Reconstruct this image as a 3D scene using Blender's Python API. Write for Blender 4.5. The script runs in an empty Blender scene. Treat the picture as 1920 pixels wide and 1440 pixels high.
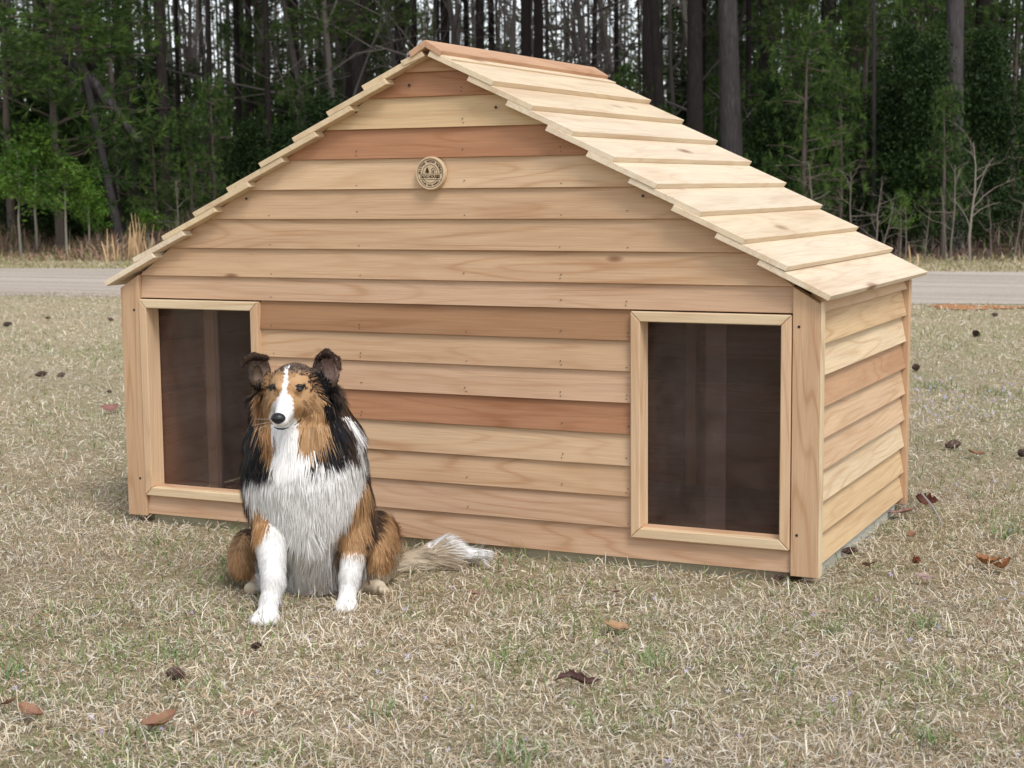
import bpy, bmesh, math, random
import numpy as np
from mathutils import Vector, Matrix

random.seed(7)
RNG = np.random.default_rng(11)
S = bpy.context.scene
COL = S.collection
R = math.radians

# ------------------------------------------------------------------ camera
CAM = np.array([3.569, -4.463, 1.0965])
YAW, PITCH, ROLL, FPX = 0.4416, -0.1188, -0.0097, 3082.6
_f = np.array([-math.sin(YAW), math.cos(YAW), 0.0])
_r = np.array([math.cos(YAW), math.sin(YAW), 0.0])
_u = np.array([0, 0, 1.0])
CF = _f * math.cos(PITCH) + _u * math.sin(PITCH)
_u2 = _u * math.cos(PITCH) - _f * math.sin(PITCH)
CR = _r * math.cos(ROLL) + _u2 * math.sin(ROLL)
CU = _u2 * math.cos(ROLL) - _r * math.sin(ROLL)
cd = bpy.data.cameras.new('camera')
cam = bpy.data.objects.new('camera', cd)
COL.objects.link(cam)
cam.matrix_world = Matrix(((CR[0], CU[0], -CF[0], CAM[0]), (CR[1], CU[1], -CF[1], CAM[1]), (CR[2], CU[2], -CF[2], CAM[2]), (0, 0, 0, 1)))
cd.sensor_width = 36.0
cd.lens = FPX / 1920 * 36.0
cd.clip_start = 0.05
cd.clip_end = 2000
cd.dof.use_dof = True
cd.dof.focus_distance = 4.75
cd.dof.aperture_fstop = 9.0
S.camera = cam

# ------------------------------------------------------------------ light
SUN_EL, SUN_AZ = R(52), R(128)      # azimuth clockwise from +Y
w = bpy.data.worlds.new('World'); S.world = w; w.use_nodes = True
nt = w.node_tree; nt.nodes.clear()
sky = nt.nodes.new('ShaderNodeTexSky'); sky.sky_type = 'NISHITA'; sky.sun_disc = False
sky.sun_elevation = SUN_EL; sky.sun_rotation = SUN_AZ
sky.air_density = 1.0; sky.dust_density = 1.0; sky.ozone_density = 1.0
hs = nt.nodes.new('ShaderNodeHueSaturation'); hs.inputs['Saturation'].default_value = 0.30
bg = nt.nodes.new('ShaderNodeBackground'); bg.inputs['Strength'].default_value = 0.15
wo = nt.nodes.new('ShaderNodeOutputWorld')
nt.links.new(sky.outputs[0], hs.inputs['Color']); nt.links.new(hs.outputs[0], bg.inputs['Color']); nt.links.new(bg.outputs[0], wo.inputs[0])
ld = bpy.data.lights.new('sun', 'SUN'); ld.energy = 1.5; ld.angle = R(18); ld.color = (1.0, 0.95, 0.88)
sun = bpy.data.objects.new('sun', ld); COL.objects.link(sun)
sd = Vector((math.sin(SUN_AZ) * math.cos(SUN_EL), math.cos(SUN_AZ) * math.cos(SUN_EL), math.sin(SUN_EL)))
sun.rotation_euler = sd.to_track_quat('Z', 'Y').to_euler()
S.view_settings.view_transform = 'Standard'; S.view_settings.look = 'None'
S.view_settings.gamma = 1.0; S.view_settings.use_curve_mapping = False
S.view_settings.exposure = 0.58

# ------------------------------------------------------------------ helpers
GZ = -0.03                     # ground level


def ray(u, v):
    return CF + CR * (u - 960) / FPX + CU * (720 - v) / FPX


def at(u, v, depth):           # the point seen at (u, v) that far ahead of the camera
    d = ray(u, v)
    return CAM + d * (depth / float(d @ _f))


def on_ground(u, v, z=GZ):
    d = ray(u, v)
    return CAM + d * ((z - CAM[2]) / d[2])


def ground_at(u, depth, z=GZ):  # ground point under column u of the picture, that far ahead
    p = at(u, 352, depth)
    p[2] = z
    return p


def project(P):
    d = np.asarray(P) - CAM
    z = d @ CF
    return 960 + FPX * (d @ CR) / z, 720 - FPX * (d @ CU) / z


class MB:
    """collects vertices and faces"""
    def __init__(s): s.v = []; s.f = []; s.c = []

    def add(s, vs, fs, col=None):
        n = len(s.v)
        s.v += [tuple(map(float, p)) for p in vs]
        s.f += [tuple(i + n for i in f) for f in fs]
        if col is not None: s.c += [col] * len(vs)

    def prism(s, poly, x0, x1, axis=0):
        """polygon in the other two axes swept along one axis"""
        n = len(poly)
        def mk(a, p):
            if axis == 0: return (a, p[0], p[1])
            if axis == 1: return (p[0], a, p[1])
            return (p[0], p[1], a)
        vs = [mk(x0, p) for p in poly] + [mk(x1, p) for p in poly]
        fs = [tuple(range(n))[::-1], tuple(range(n, 2 * n))] + [(i, (i + 1) % n, n + (i + 1) % n, n + i) for i in range(n)]
        s.add(vs, fs)

    def box(s, x0, x1, y0, y1, z0, z1):
        s.prism([(y0, z0), (y1, z0), (y1, z1), (y0, z1)], x0, x1)

    def tube(s, pts, rad, n=6, cap=True, col=None):
        pts = [np.array(p, float) for p in pts]
        vs = []; fs = []
        up = np.array([0.31, 0.17, 0.93])
        for i, p in enumerate(pts):
            t = pts[min(i + 1, len(pts) - 1)] - pts[max(i - 1, 0)]
            t = t / (np.linalg.norm(t) + 1e-9)
            a = np.cross(t, up)
            if np.linalg.norm(a) < 0.1: a = np.cross(t, (1, 0, 0))
            a /= np.linalg.norm(a); b = np.cross(t, a)
            r = rad[i] if hasattr(rad, '__len__') else rad
            for k in range(n):
                th = 2 * math.pi * k / n
                vs.append(p + r * (math.cos(th) * a + math.sin(th) * b))
        for i in range(len(pts) - 1):
            for k in range(n):
                k2 = (k + 1) % n
                fs.append((i * n + k, i * n + k2, (i + 1) * n + k2, (i + 1) * n + k))
        if cap:
            fs.append(tuple(range(n))[::-1]); fs.append(tuple(range((len(pts) - 1) * n, len(pts) * n)))
        s.add(vs, fs, col)

    def mesh(s, name, smooth=False):
        me = bpy.data.meshes.new(name)
        me.from_pydata(s.v, [], s.f)
        bm = bmesh.new(); bm.from_mesh(me); bmesh.ops.recalc_face_normals(bm, faces=bm.faces); bm.to_mesh(me); bm.free()
        if smooth: me.polygons.foreach_set('use_smooth', [True] * len(me.polygons))
        if s.c and len(s.c) == len(s.v): set_col(me, np.array(s.c))
        return me


def set_col(me, cols, name='tint'):
    cols = np.asarray(cols, np.float32)
    if cols.shape[1] == 3: cols = np.hstack([cols, np.ones((len(cols), 1), np.float32)])
    a = me.color_attributes.new(name, 'FLOAT_COLOR', 'POINT')
    a.data.foreach_set('color', cols.ravel())


def np_mesh(name, verts, tris, cols=None, smooth=False, normals=None):
    me = bpy.data.meshes.new(name)
    verts = np.ascontiguousarray(verts, np.float32); tris = np.ascontiguousarray(tris, np.int32)
    k = tris.shape[1]
    me.vertices.add(len(verts)); me.vertices.foreach_set('co', verts.ravel())
    me.loops.add(tris.size); me.loops.foreach_set('vertex_index', tris.ravel())
    me.polygons.add(len(tris)); me.polygons.foreach_set('loop_start', np.arange(0, tris.size, k, dtype=np.int32))
    me.polygons.foreach_set('use_smooth', np.full(len(tris), smooth))
    me.update(calc_edges=True)
    if cols is not None: set_col(me, cols)
    return me


def link(name, me, mat=None, parent=None, kind=None, color=None):
    o = bpy.data.objects.new(name, me); COL.objects.link(o)
    if mat is not None and me is not None and not me.materials: me.materials.append(mat)
    if parent is not None: o.parent = parent
    if kind: o['kind'] = kind
    if color: o.color = (*color, 1)
    return o


def thing(name, label, cat, loc=(0, 0, 0), rz=0, group=None, me=None, mat=None):
    o = link(name, me, mat)
    o.location = [float(a) for a in loc]; o.rotation_euler = (0, 0, rz)
    o['label'] = label; o['category'] = cat
    if group: o['group'] = group
    return o


def bevel(me, w, seg=1):
    bm = bmesh.new(); bm.from_mesh(me)
    bmesh.ops.bevel(bm, geom=list(bm.edges), offset=w, segments=seg, affect='EDGES', profile=0.5)
    bm.to_mesh(me); bm.free()


# ------------------------------------------------------------------ materials
def new_mat(name, rough=0.7, spec=0.3):
    m = bpy.data.materials.new(name); m.use_nodes = True
    n = m.node_tree.nodes; b = n['Principled BSDF']
    b.inputs['Roughness'].default_value = rough
    b.inputs['Specular IOR Level'].default_value = spec
    return m, m.node_tree, b


def N(nt, t, **kw):
    n = nt.nodes.new(t)
    for k, v in kw.items():
        if k in n.inputs.keys(): n.inputs[k].default_value = v
        else: setattr(n, k, v)
    return n


def ramp(nt, stops, fac):
    r = nt.nodes.new('ShaderNodeValToRGB')
    e = r.color_ramp.elements
    while len(e) < len(stops): e.new(0.5)
    for i, (p, c) in enumerate(stops):
        e[i].position = p; e[i].color = (*c, 1) if len(c) == 3 else c
    nt.links.new(fac, r.inputs[0])
    return r


def mixc(nt, fac, a, b, mode='MIX'):
    m = nt.nodes.new('ShaderNodeMix'); m.data_type = 'RGBA'; m.blend_type = mode
    for sock, val in ((m.inputs[0], fac), (m.inputs[6], a), (m.inputs[7], b)):
        if hasattr(val, 'links') or hasattr(val, 'is_linked'): nt.links.new(val, sock)
        elif isinstance(val, (int, float)): sock.default_value = val
        else: sock.default_value = (*val, 1) if len(val) == 3 else val
    return m.outputs[2]


def wood_material(name, knots=0.5, gs=1.0):
    """new cedar: board's own colour from the object, grain along local X"""
    m, nt, b = new_mat(name, 0.68, 0.25)
    L = nt.links.new
    tc = N(nt, 'ShaderNodeTexCoord'); oi = N(nt, 'ShaderNodeObjectInfo')
    off = N(nt, 'ShaderNodeVectorMath', operation='MULTIPLY_ADD')
    cb = N(nt, 'ShaderNodeCombineXYZ')
    L(oi.outputs['Random'], cb.inputs[0]); L(oi.outputs['Random'], cb.inputs[1]); L(oi.outputs['Random'], cb.inputs[2])
    L(cb.outputs[0], off.inputs[0]); off.inputs[1].default_value = (53, 31, 17); L(tc.outputs['Object'], off.inputs[2])
    # slow warp makes cathedral figures
    mp = N(nt, 'ShaderNodeMapping'); mp.inputs['Scale'].default_value = (0.9, 9, 9); L(off.outputs[0], mp.inputs[0])
    warp = N(nt, 'ShaderNodeTexNoise', Scale=1.0, Detail=1.5, Roughness=0.4); L(mp.outputs[0], warp.inputs['Vector'])
    bands = N(nt, 'ShaderNodeMath', operation='MULTIPLY'); L(warp.outputs['Fac'], bands.inputs[0]); bands.inputs[1].default_value = 74
    sx = N(nt, 'ShaderNodeMath', operation='SINE'); L(bands.outputs[0], sx.inputs[0])
    grain = ramp(nt, [(0.0, (0, 0, 0)), (0.75, (0.35, 0.35, 0.35)), (1.0, (1, 1, 1))], sx.outputs[0])
    # fine fibres
    mp2 = N(nt, 'ShaderNodeMapping'); mp2.inputs['Scale'].default_value = (6, 330, 330); L(off.outputs[0], mp2.inputs[0])
    fib = N(nt, 'ShaderNodeTexNoise', Scale=1.0, Detail=3.0, Roughness=0.6); L(mp2.outputs[0], fib.inputs['Vector'])
    # broad tone
    mp3 = N(nt, 'ShaderNodeMapping'); mp3.inputs['Scale'].default_value = (1.6, 14, 14); L(off.outputs[0], mp3.inputs[0])
    broad = N(nt, 'ShaderNodeTexNoise', Scale=1.0, Detail=3.0, Roughness=0.55, Distortion=0.6); L(mp3.outputs[0], broad.inputs['Vector'])
    base = oi.outputs['Color']
    br = ramp(nt, [(0.28, (0.88, 0.81, 0.76)), (0.5, (1, 1, 1)), (0.72, (1.07, 1.07, 1.05))], broad.outputs['Fac'])
    c1 = mixc(nt, 1.0, base, br.outputs[0], 'MULTIPLY')
    dk = mixc(nt, 1.0, c1, (0.78, 0.66, 0.56), 'MULTIPLY')
    gm = N(nt, 'ShaderNodeMath', operation='MULTIPLY'); L(grain.outputs[0], gm.inputs[0])
    # grain strength varies over the board
    gv = N(nt, 'ShaderNodeTexNoise', Scale=2.3, Detail=1.0); L(off.outputs[0], gv.inputs['Vector'])
    gr = ramp(nt, [(0.38, (0.1, 0.1, 0.1)), (0.62, (0.7 * gs, 0.7 * gs, 0.7 * gs))], gv.outputs['Fac']); L(gr.outputs[0], gm.inputs[1])
    c2 = mixc(nt, gm.outputs[0], c1, dk)
    fr = ramp(nt, [(0.3, (0.86, 0.84, 0.82)), (0.7, (1.07, 1.07, 1.07))], fib.outputs['Fac'])
    c3 = mixc(nt, 1.0, c2, fr.outputs[0], 'MULTIPLY')
    # knots
    mk = N(nt, 'ShaderNodeMapping'); mk.inputs['Scale'].default_value = (2.2, 6.0, 6.0); L(off.outputs[0], mk.inputs[0])
    vo = N(nt, 'ShaderNodeTexVoronoi', Scale=1.0); vo.inputs['Randomness'].default_value = 1.0; L(mk.outputs[0], vo.inputs['Vector'])
    kr = ramp(nt, [(0.0, (1, 1, 1)), (0.035 * knots * 2, (0.75, 0.75, 0.75)), (0.075 * knots * 2, (0.0, 0.0, 0.0))], vo.outputs['Distance'])
    c4 = mixc(nt, kr.outputs[0], c3, (0.20, 0.09, 0.045))
    L(c4, b.inputs['Base Color'])
    hb = N(nt, 'ShaderNodeMath', operation='ADD'); L(fib.outputs['Fac'], hb.inputs[0]); L(gm.outputs[0], hb.inputs[1])
    bp = N(nt, 'ShaderNodeBump', Strength=0.28, Distance=0.0012); L(hb.outputs[0], bp.inputs['Height']); L(bp.outputs[0], b.inputs['Normal'])
    return m


M_wood = wood_material('cedar_wood', 0.5)
M_trim = wood_material('cedar_trim', 0.9)


def simple(name, col, rough=0.7, spec=0.3, nscale=None, var=0.25, bump=0.0):
    m, nt, b = new_mat(name, rough, spec)
    b.inputs['Base Color'].default_value = (*col, 1)
    if nscale:
        tc = N(nt, 'ShaderNodeTexCoord'); no = N(nt, 'ShaderNodeTexNoise', Scale=nscale, Detail=4.0)
        nt.links.new(tc.outputs['Object'], no.inputs['Vector'])
        r = ramp(nt, [(0.3, tuple(c * (1 - var) for c in col)), (0.7, tuple(c * (1 + var) for c in col))], no.outputs['Fac'])
        nt.links.new(r.outputs[0], b.inputs['Base Color'])
        if bump:
            bp = N(nt, 'ShaderNodeBump', Strength=0.6, Distance=bump); nt.links.new(no.outputs['Fac'], bp.inputs['Height']); nt.links.new(bp.outputs[0], b.inputs['Normal'])
    return m


def tint_material(name, rough=0.7, spec=0.2, translucent=0.0, rand=0.0):
    """colour comes from the mesh attribute 'tint'"""
    m, nt, b = new_mat(name, rough, spec)
    at_ = N(nt, 'ShaderNodeAttribute', attribute_name='tint')
    c = at_.outputs['Color']
    if rand:
        oi = N(nt, 'ShaderNodeObjectInfo')
        hv = N(nt, 'ShaderNodeHueSaturation')
        mr = N(nt, 'ShaderNodeMapRange'); mr.inputs['To Min'].default_value = 1 - rand; mr.inputs['To Max'].default_value = 1 + rand
        nt.links.new(oi.outputs['Random'], mr.inputs['Value']); nt.links.new(mr.outputs[0], hv.inputs['Value']); nt.links.new(c, hv.inputs['Color'])
        c = hv.outputs[0]
    nt.links.new(c, b.inputs['Base Color'])
    if translucent:
        tr = N(nt, 'ShaderNodeBsdfTranslucent'); nt.links.new(c, tr.inputs['Color'])
        mx = N(nt, 'ShaderNodeMixShader'); mx.inputs[0].default_value = translucent
        out = nt.nodes['Material Output']
        nt.links.new(b.outputs[0], mx.inputs[1]); nt.links.new(tr.outputs[0], mx.inputs[2]); nt.links.new(mx.outputs[0], out.inputs[0])
    return m


M_leaf = tint_material('foliage', 0.6, 0.25, 0.3, 0.25)
M_grassblade = tint_material('dry_grass_blades', 0.55, 0.3, 0.25)
M_fur = tint_material('dog_fur', 0.6, 0.18, 0.12)
M_twig = tint_material('twigs', 0.85, 0.1, 0, 0.25)


def bark_material(name, c0, c1):
    m, nt, b = new_mat(name, 0.95, 0.1)
    L = nt.links.new
    tc = N(nt, 'ShaderNodeTexCoord'); oi = N(nt, 'ShaderNodeObjectInfo')
    mp = N(nt, 'ShaderNodeMapping'); mp.inputs['Scale'].default_value = (14, 14, 3.2); L(tc.outputs['Object'], mp.inputs[0])
    no = N(nt, 'ShaderNodeTexNoise', Scale=1.0, Detail=5.0, Roughness=0.65, Distortion=0.5); L(mp.outputs[0], no.inputs['Vector'])
    vo = N(nt, 'ShaderNodeTexVoronoi', feature='DISTANCE_TO_EDGE', Scale=0.9); L(mp.outputs[0], vo.inputs['Vector'])
    r = ramp(nt, [(0.3, c0), (0.72, c1)], no.outputs['Fac'])
    vr = ramp(nt, [(0.0, (0.35, 0.33, 0.32)), (0.22, (1, 1, 1))], vo.outputs['Distance'])
    c = mixc(nt, 0.8, r.outputs[0], vr.outputs[0], 'MULTIPLY')
    hv = N(nt, 'ShaderNodeHueSaturation')
    mr = N(nt, 'ShaderNodeMapRange'); mr.inputs['To Min'].default_value = 0.75; mr.inputs['To Max'].default_value = 1.3
    L(oi.outputs['Random'], mr.inputs['Value']); L(mr.outputs[0], hv.inputs['Value']); L(c, hv.inputs['Color']); L(hv.outputs[0], b.inputs['Base Color'])
    bp = N(nt, 'ShaderNodeBump', Strength=0.9, Distance=0.03); L(vo.outputs['Distance'], bp.inputs['Height']); L(bp.outputs[0], b.inputs['Normal'])
    return m


M_bark = bark_material('pine_bark', (0.022, 0.018, 0.017), (0.068, 0.056, 0.052))
M_bark_grey = bark_material('grey_pine_bark', (0.055, 0.048, 0.050), (0.14, 0.125, 0.130))

# ------------------------------------------------------------------ setting: ground, road
EDIR = np.array([0.985, 0.170]); EDIR /= np.linalg.norm(EDIR); NDIR = np.array([-EDIR[1], EDIR[0]])
O_R = np.array([0.9, 11.27])       # a point on the road's near edge


def road_pt(s, n, z=GZ):
    p = O_R + EDIR * s + NDIR * n
    return (p[0], p[1], z)


def ground_mats():
    m, nt, b = new_mat('turf_soil', 0.95, 0.1); L = nt.links.new
    tc = N(nt, 'ShaderNodeTexCoord')
    n1 = N(nt, 'ShaderNodeTexNoise', Scale=0.9, Detail=5.0, Roughness=0.6); L(tc.outputs['Object'], n1.inputs['Vector'])
    n2 = N(nt, 'ShaderNodeTexNoise', Scale=85.0, Detail=5.0, Roughness=0.75, Distortion=1.0); L(tc.outputs['Object'], n2.inputs['Vector'])
    r2 = ramp(nt, [(0.32, (0.30, 0.235, 0.155)), (0.5, (0.52, 0.445, 0.31)), (0.68, (0.66, 0.59, 0.45))], n2.outputs['Fac'])
    r1 = ramp(nt, [(0.35, (0.82, 0.86, 0.72)), (0.6, (1.05, 1.0, 0.95))], n1.outputs['Fac'])
    c = mixc(nt, 1.0, r2.outputs[0], r1.outputs[0], 'MULTIPLY'); L(c, b.inputs['Base Color'])
    bp = N(nt, 'ShaderNodeBump', Strength=1.0, Distance=0.02); L(n2.outputs['Fac'], bp.inputs['Height']); L(bp.outputs[0], b.inputs['Normal'])
    g = m
    m, nt, b = new_mat('gravel_road', 0.9, 0.15); L = nt.links.new
    tc = N(nt, 'ShaderNodeTexCoord')
    mp = N(nt, 'ShaderNodeMapping'); mp.inputs['Rotation'].default_value = (0, 0, -math.atan2(EDIR[1], EDIR[0])); mp.inputs['Scale'].default_value = (0.12, 1.6, 1); L(tc.outputs['Object'], mp.inputs[0])
    n1 = N(nt, 'ShaderNodeTexNoise', Scale=1.0, Detail=3.0); L(mp.outputs[0], n1.inputs['Vector'])
    n2 = N(nt, 'ShaderNodeTexNoise', Scale=28.0, Detail=4.0, Roughness=0.8); L(tc.outputs['Object'], n2.inputs['Vector'])
    r1 = ramp(nt, [(0.35, (0.40, 0.34, 0.285)), (0.65, (0.53, 0.465, 0.40))], n1.outputs['Fac'])
    r2 = ramp(nt, [(0.3, (0.72, 0.72, 0.72)), (0.7, (1.22, 1.22, 1.22))], n2.outputs['Fac'])
    c = mixc(nt, 1.0, r1.outputs[0], r2.outputs[0], 'MULTIPLY'); L(c, b.inputs['Base Color'])
    bp = N(nt, 'ShaderNodeBump', Strength=0.7, Distance=0.02); L(n2.outputs['Fac'], bp.inputs['Height']); L(bp.outputs[0], b.inputs['Normal'])
    rd = m
    m, nt, b = new_mat('leaf_litter', 0.95, 0.1); L = nt.links.new
    tc = N(nt, 'ShaderNodeTexCoord')
    n2 = N(nt, 'ShaderNodeTexNoise', Scale=9.0, Detail=6.0, Roughness=0.8); L(tc.outputs['Object'], n2.inputs['Vector'])
    r2 = ramp(nt, [(0.35, (0.05, 0.03, 0.02)), (0.65, (0.19, 0.12, 0.08))], n2.outputs['Fac']); L(r2.outputs[0], b.inputs['Base Color'])
    bp = N(nt, 'ShaderNodeBump', Strength=1.0, Distance=0.05); L(n2.outputs['Fac'], bp.inputs['Height']); L(bp.outputs[0], b.inputs['Normal'])
    return g, rd, m


M_soil, M_road, M_litter = ground_mats()


def sheet(name, quad, mat, z, kind='structure'):
    mb = MB(); mb.add([(p[0], p[1], z) for p in quad], [(0, 1, 2, 3)])
    return link(name, mb.mesh(name), mat, kind=kind)


mb = MB(); mb.add([(-900, -300, GZ), (900, -300, GZ), (900, 1200, GZ), (-900, 1200, GZ)], [(0, 1, 2, 3)])
link('ground', mb.mesh('ground'), M_soil, kind='structure')
# gravel road with slightly wandering edges, 4 mm above the ground
mb = MB(); vs = []; fs = []
for i in range(161):
    s = -120 + i * 1.25
    vs += [road_pt(s, 0.10 * math.sin(s * 0.9) + 0.06 * math.sin(s * 2.7 + 1), GZ + 0.004), road_pt(s, 5.85 + 0.1 * math.sin(s * 0.7 + 2), GZ + 0.004)]
    if i: fs.append((2 * i - 2, 2 * i, 2 * i + 1, 2 * i - 1))
mb.add(vs, fs); link('road', mb.mesh('road'), M_road, kind='structure')
sheet('forest_floor', [road_pt(-140, 9.3), road_pt(140, 9.3), road_pt(300, 500), road_pt(-300, 500)], M_litter, GZ + 0.004)
# bare red earth at the road's edge
mb = MB()
c = on_ground(1826, 577)
ring = []
for k in range(26):
    a = 2 * math.pi * k / 26; rr = 1 + 0.25 * math.sin(3 * a + 1) + 0.12 * math.sin(7 * a)
    ring.append((c[0] + EDIR[0] * math.cos(a) * 0.42 * rr - EDIR[1] * math.sin(a) * .3 * rr, c[1] + EDIR[1] * math.cos(a) * .42 * rr + EDIR[0] * math.sin(a) * .3 * rr, GZ + 0.008))
mb.add(ring, [tuple(range(26))])
link('clay_patch', mb.mesh('clay_patch'), simple('red_clay', (0.42, 0.20, 0.09), 0.9, 0.1, 30, 0.35, 0.01), kind='structure')


# ------------------------------------------------------------------ the dog house
HW, HD = 2.40, 1.19
house = thing('dog_house', 'large new cedar dog house with lap siding, two flap doors and a gabled board roof', 'dog house', (0, 0, 0))
SL = 0.599                                   # roof slope
PITCH_A = math.atan(SL)


def roof_z(x):                               # line on which the roof boards bear
    return 1.4935 - SL * abs(x - 1.2)


CR_TAN = {
    'dark': (0.34, 0.190, 0.102), 'red': (0.38, 0.192, 0.105), 'tan': (0.545, 0.366, 0.228), 'light': (0.60, 0.42, 0.268),
    'pink': (0.55, 0.366, 0.24), 'pale': (0.66, 0.52, 0.345), 'mid': (0.47, 0.285, 0.165), 'yellow': (0.60, 0.43, 0.25), 'cream': (0.68, 0.56, 0.405),
    'white': (0.71, 0.60, 0.455), 'cap': (0.53, 0.33, 0.21),
}


def jit(c, a=0.05):
    k = 1 + random.uniform(-a, a)
    return tuple(min(0.9, v * k) for v in c)


def board(name, me, mat, loc, rot, parent, color, label=None):
    o = link(name, me, mat, parent, color=color)
    o.location = loc; o.rotation_euler = rot
    if label: o['label'] = label
    return o


def clap_profile(h, lap=0.014, y0=0.0):
    """outer face (y, z) of a lap board: thick bottom edge, thin top; y0 = bottom edge's front"""
    return [(y0 + 0.0006, 0.0008), (y0 + 0.0028, 0.0), (y0 + 0.0145, 0.0), (y0 + 0.0165, h + lap), (y0 + 0.0125, h + lap)]


def front_board(z0, z1, xa, xb, color, roofcut=False, label=None):
    """lap board on the front; local X runs along it; ends may follow the roof"""
    h = z1 - z0
    prof = clap_profile(h)
    mb = MB()
    xm = (xa + xb) / 2
    vs = []
    for side in (0, 1):
        for (y, z) in prof:
            x = (xa, xb)[side]
            if roofcut:
                lim = (1.4935 + 0.017 - (z0 + z)) / SL
                lim = max(lim, 0.004)
                x = max(xa, 1.2 - lim) if side == 0 else min(xb, 1.2 + lim)
            vs.append((x - xm, y, z))
    n = len(prof)
    mb.add(vs, [tuple(range(n))[::-1], tuple(range(n, 2 * n))] + [(i, (i + 1) % n, n + (i + 1) % n, n + i) for i in range(n)])
    me = mb.mesh('siding_board')
    o = board('siding_board', me, M_wood, (xm, 0.004, z0), (0, 0, 0), house, jit(color), label)
    return o


PL, PR = 0.079, HW - 0.0745
zl = [0.003, 0.0937, 0.1867, 0.2787, 0.3731, 0.4656, 0.5591, 0.6495, 0.7415]
# bottom course below the doors, full width
front_board(zl[0], zl[1] , PL, PR, CR_TAN['pink'])
E1, E2, D1, D2, DZ1, DZ2 = 0.0777, 0.5527, 1.8449, 2.324, 0.0687, 0.7369
tones = ['mid', 'tan', 'tan', 'red', 'pink', 'tan', 'dark']
tones = ['pink', 'tan', 'light', 'red', 'pink', 'tan', 'dark']
for i in range(1, 8):
    front_board(zl[i], zl[i + 1], E2, D1, CR_TAN[tones[i - 1]], label={4: 'reddish brown siding board', 7: 'dark tan siding board'}.get(i))
up = [0.7415, 0.8164, 0.9092, 1.0037, 1.0964, 1.1901, 1.2808, 1.3743, 1.4484, 1.4935]
tn = ['pink', 'tan', 'tan', 'tan', 'light', 'red', 'yellow', 'red', 'mid']
for i in range(9):
    front_board(up[i], up[i + 1], PL, PR, CR_TAN[tn[i]], roofcut=True, label={5: 'reddish siding board'}.get(i))

# the bottom course is notched by the frames: the frame stands proud of it, nothing to cut.
# back wall
zz = 0.003
while zz < 1.46:
    z1 = min(zz + 0.0935, 1.4935)
    prof = clap_profile(z1 - zz)
    vs = []
    for side in (0, 1):
        for (y, z) in prof:
            lim = max((1.5105 - (zz + z)) / SL, 0.004)
            x = max(PL, 1.2 - lim) if side == 0 else min(PR, 1.2 + lim)
            vs.append((x - 1.2, -y, z))
    n = len(prof); mb = MB()
    mb.add(vs, [tuple(range(n))[::-1], tuple(range(n, 2 * n))] + [(i, (i + 1) % n, n + (i + 1) % n, n + i) for i in range(n)])
    board('siding_board', mb.mesh('siding_board'), M_wood, (1.2, HD - 0.004, zz), (0, 0, 0), house, jit(CR_TAN['red'], 0.15))
    zz = z1
# side walls: laps tilt more
sz = [0.022, 0.110, 0.200, 0.292, 0.382, 0.473, 0.563, 0.653, 0.742, 0.792]
st = ['light', 'light', 'cream', 'pale', 'light', 'pink', 'pale', 'yellow', 'pink']
st = ['yellow', 'yellow', 'pale', 'light', 'light', 'mid', 'pale', 'yellow', 'light']
for side in (0, 1):
    for i in range(9):
        h = sz[i + 1] - sz[i]
        prof = [(0.0, 0.0), (0.017, 0.0), (0.031, h + 0.012), (0.022, h + 0.012)]    # (inward, up)
        x0 = HW - 0.003 if side else 0.003
        sg = -1 if side else 1
        mb = MB(); L0, L1 = 0.040, HD - 0.018
        lm = (L0 + L1) / 2
        mb.prism([(-p[0] if side == 0 else p[0], p[1]) for p in prof], L0 - lm, L1 - lm)
        me = mb.mesh('siding_board')
        # local x along board -> world +y, local y -> world -x
        o = board('siding_board', me, M_wood, (x0, lm, sz[i]), (0, 0, math.pi / 2), house, jit(CR_TAN[st[i] if side else 'red'], 0.04), {6: 'pale cream siding board'}.get(i))


def lumber(name, x0, x1, y0, y1, z0, z1, axis, color, mat=None, bev=0.0015, parent=None, label=None, top=None):
    """a piece of timber; local X along its length"""
    mid = ((x0 + x1) / 2, (y0 + y1) / 2, (z0 + z1) / 2)
    dx, dy, dz = (x1 - x0) / 2, (y1 - y0) / 2, (z1 - z0) / 2
    mb = MB()
    if axis == 0: mb.box(-dx, dx, -dy, dy, -dz, dz); rot = (0, 0, 0)
    elif axis == 1: mb.box(-dy, dy, -dx, dx, -dz, dz); rot = (0, 0, math.pi / 2)
    else: mb.box(-dz, dz, -dy, dy, -dx, dx); rot = (0, -math.pi / 2, 0)
    me = mb.mesh(name)
    if top:                                   # slope the upper end under the roof
        for v in me.vertices:
            if v.co.x > 0:
                wx = mid[0] - v.co.z
                v.co.x = roof_z(wx) - 0.002 - mid[2]
    if bev: bevel(me, bev)
    o = board(name, me, mat or M_trim, mid, rot, parent or house, color, label)
    return o


# corner posts
for (x0, x1) in ((0.0, 0.0775), (HW - 0.073, HW + 0.004)):
    lumber('corner_post', x0, x1, -0.004, 0.0385, -0.004, 0.80, 2, jit(CR_TAN['tan'], 0.02), top=True)
    lumber('corner_post', x0, x1, HD - 0.016, HD + 0.022, -0.004, 0.80, 2, jit(CR_TAN['tan'], 0.02), top=True)
# thin light corner strip on the outer side of the right front post
lumber('corner_trim', HW + 0.0045, HW + 0.0095, -0.002, 0.034, -0.003, 0.775, 2, CR_TAN['pale'], bev=0.0006, label='pale strip on the corner post')

# screws set in the posts and boards
M_screw = simple('screw_hole', (0.03, 0.022, 0.018), 0.6, 0.4)


def disc_mesh(name, r, t, n=12):
    mb = MB(); mb.prism([(r * math.cos(2 * math.pi * k / n), r * math.sin(2 * math.pi * k / n)) for k in range(n)], 0, t, axis=1)
    return mb.mesh(name)


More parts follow.
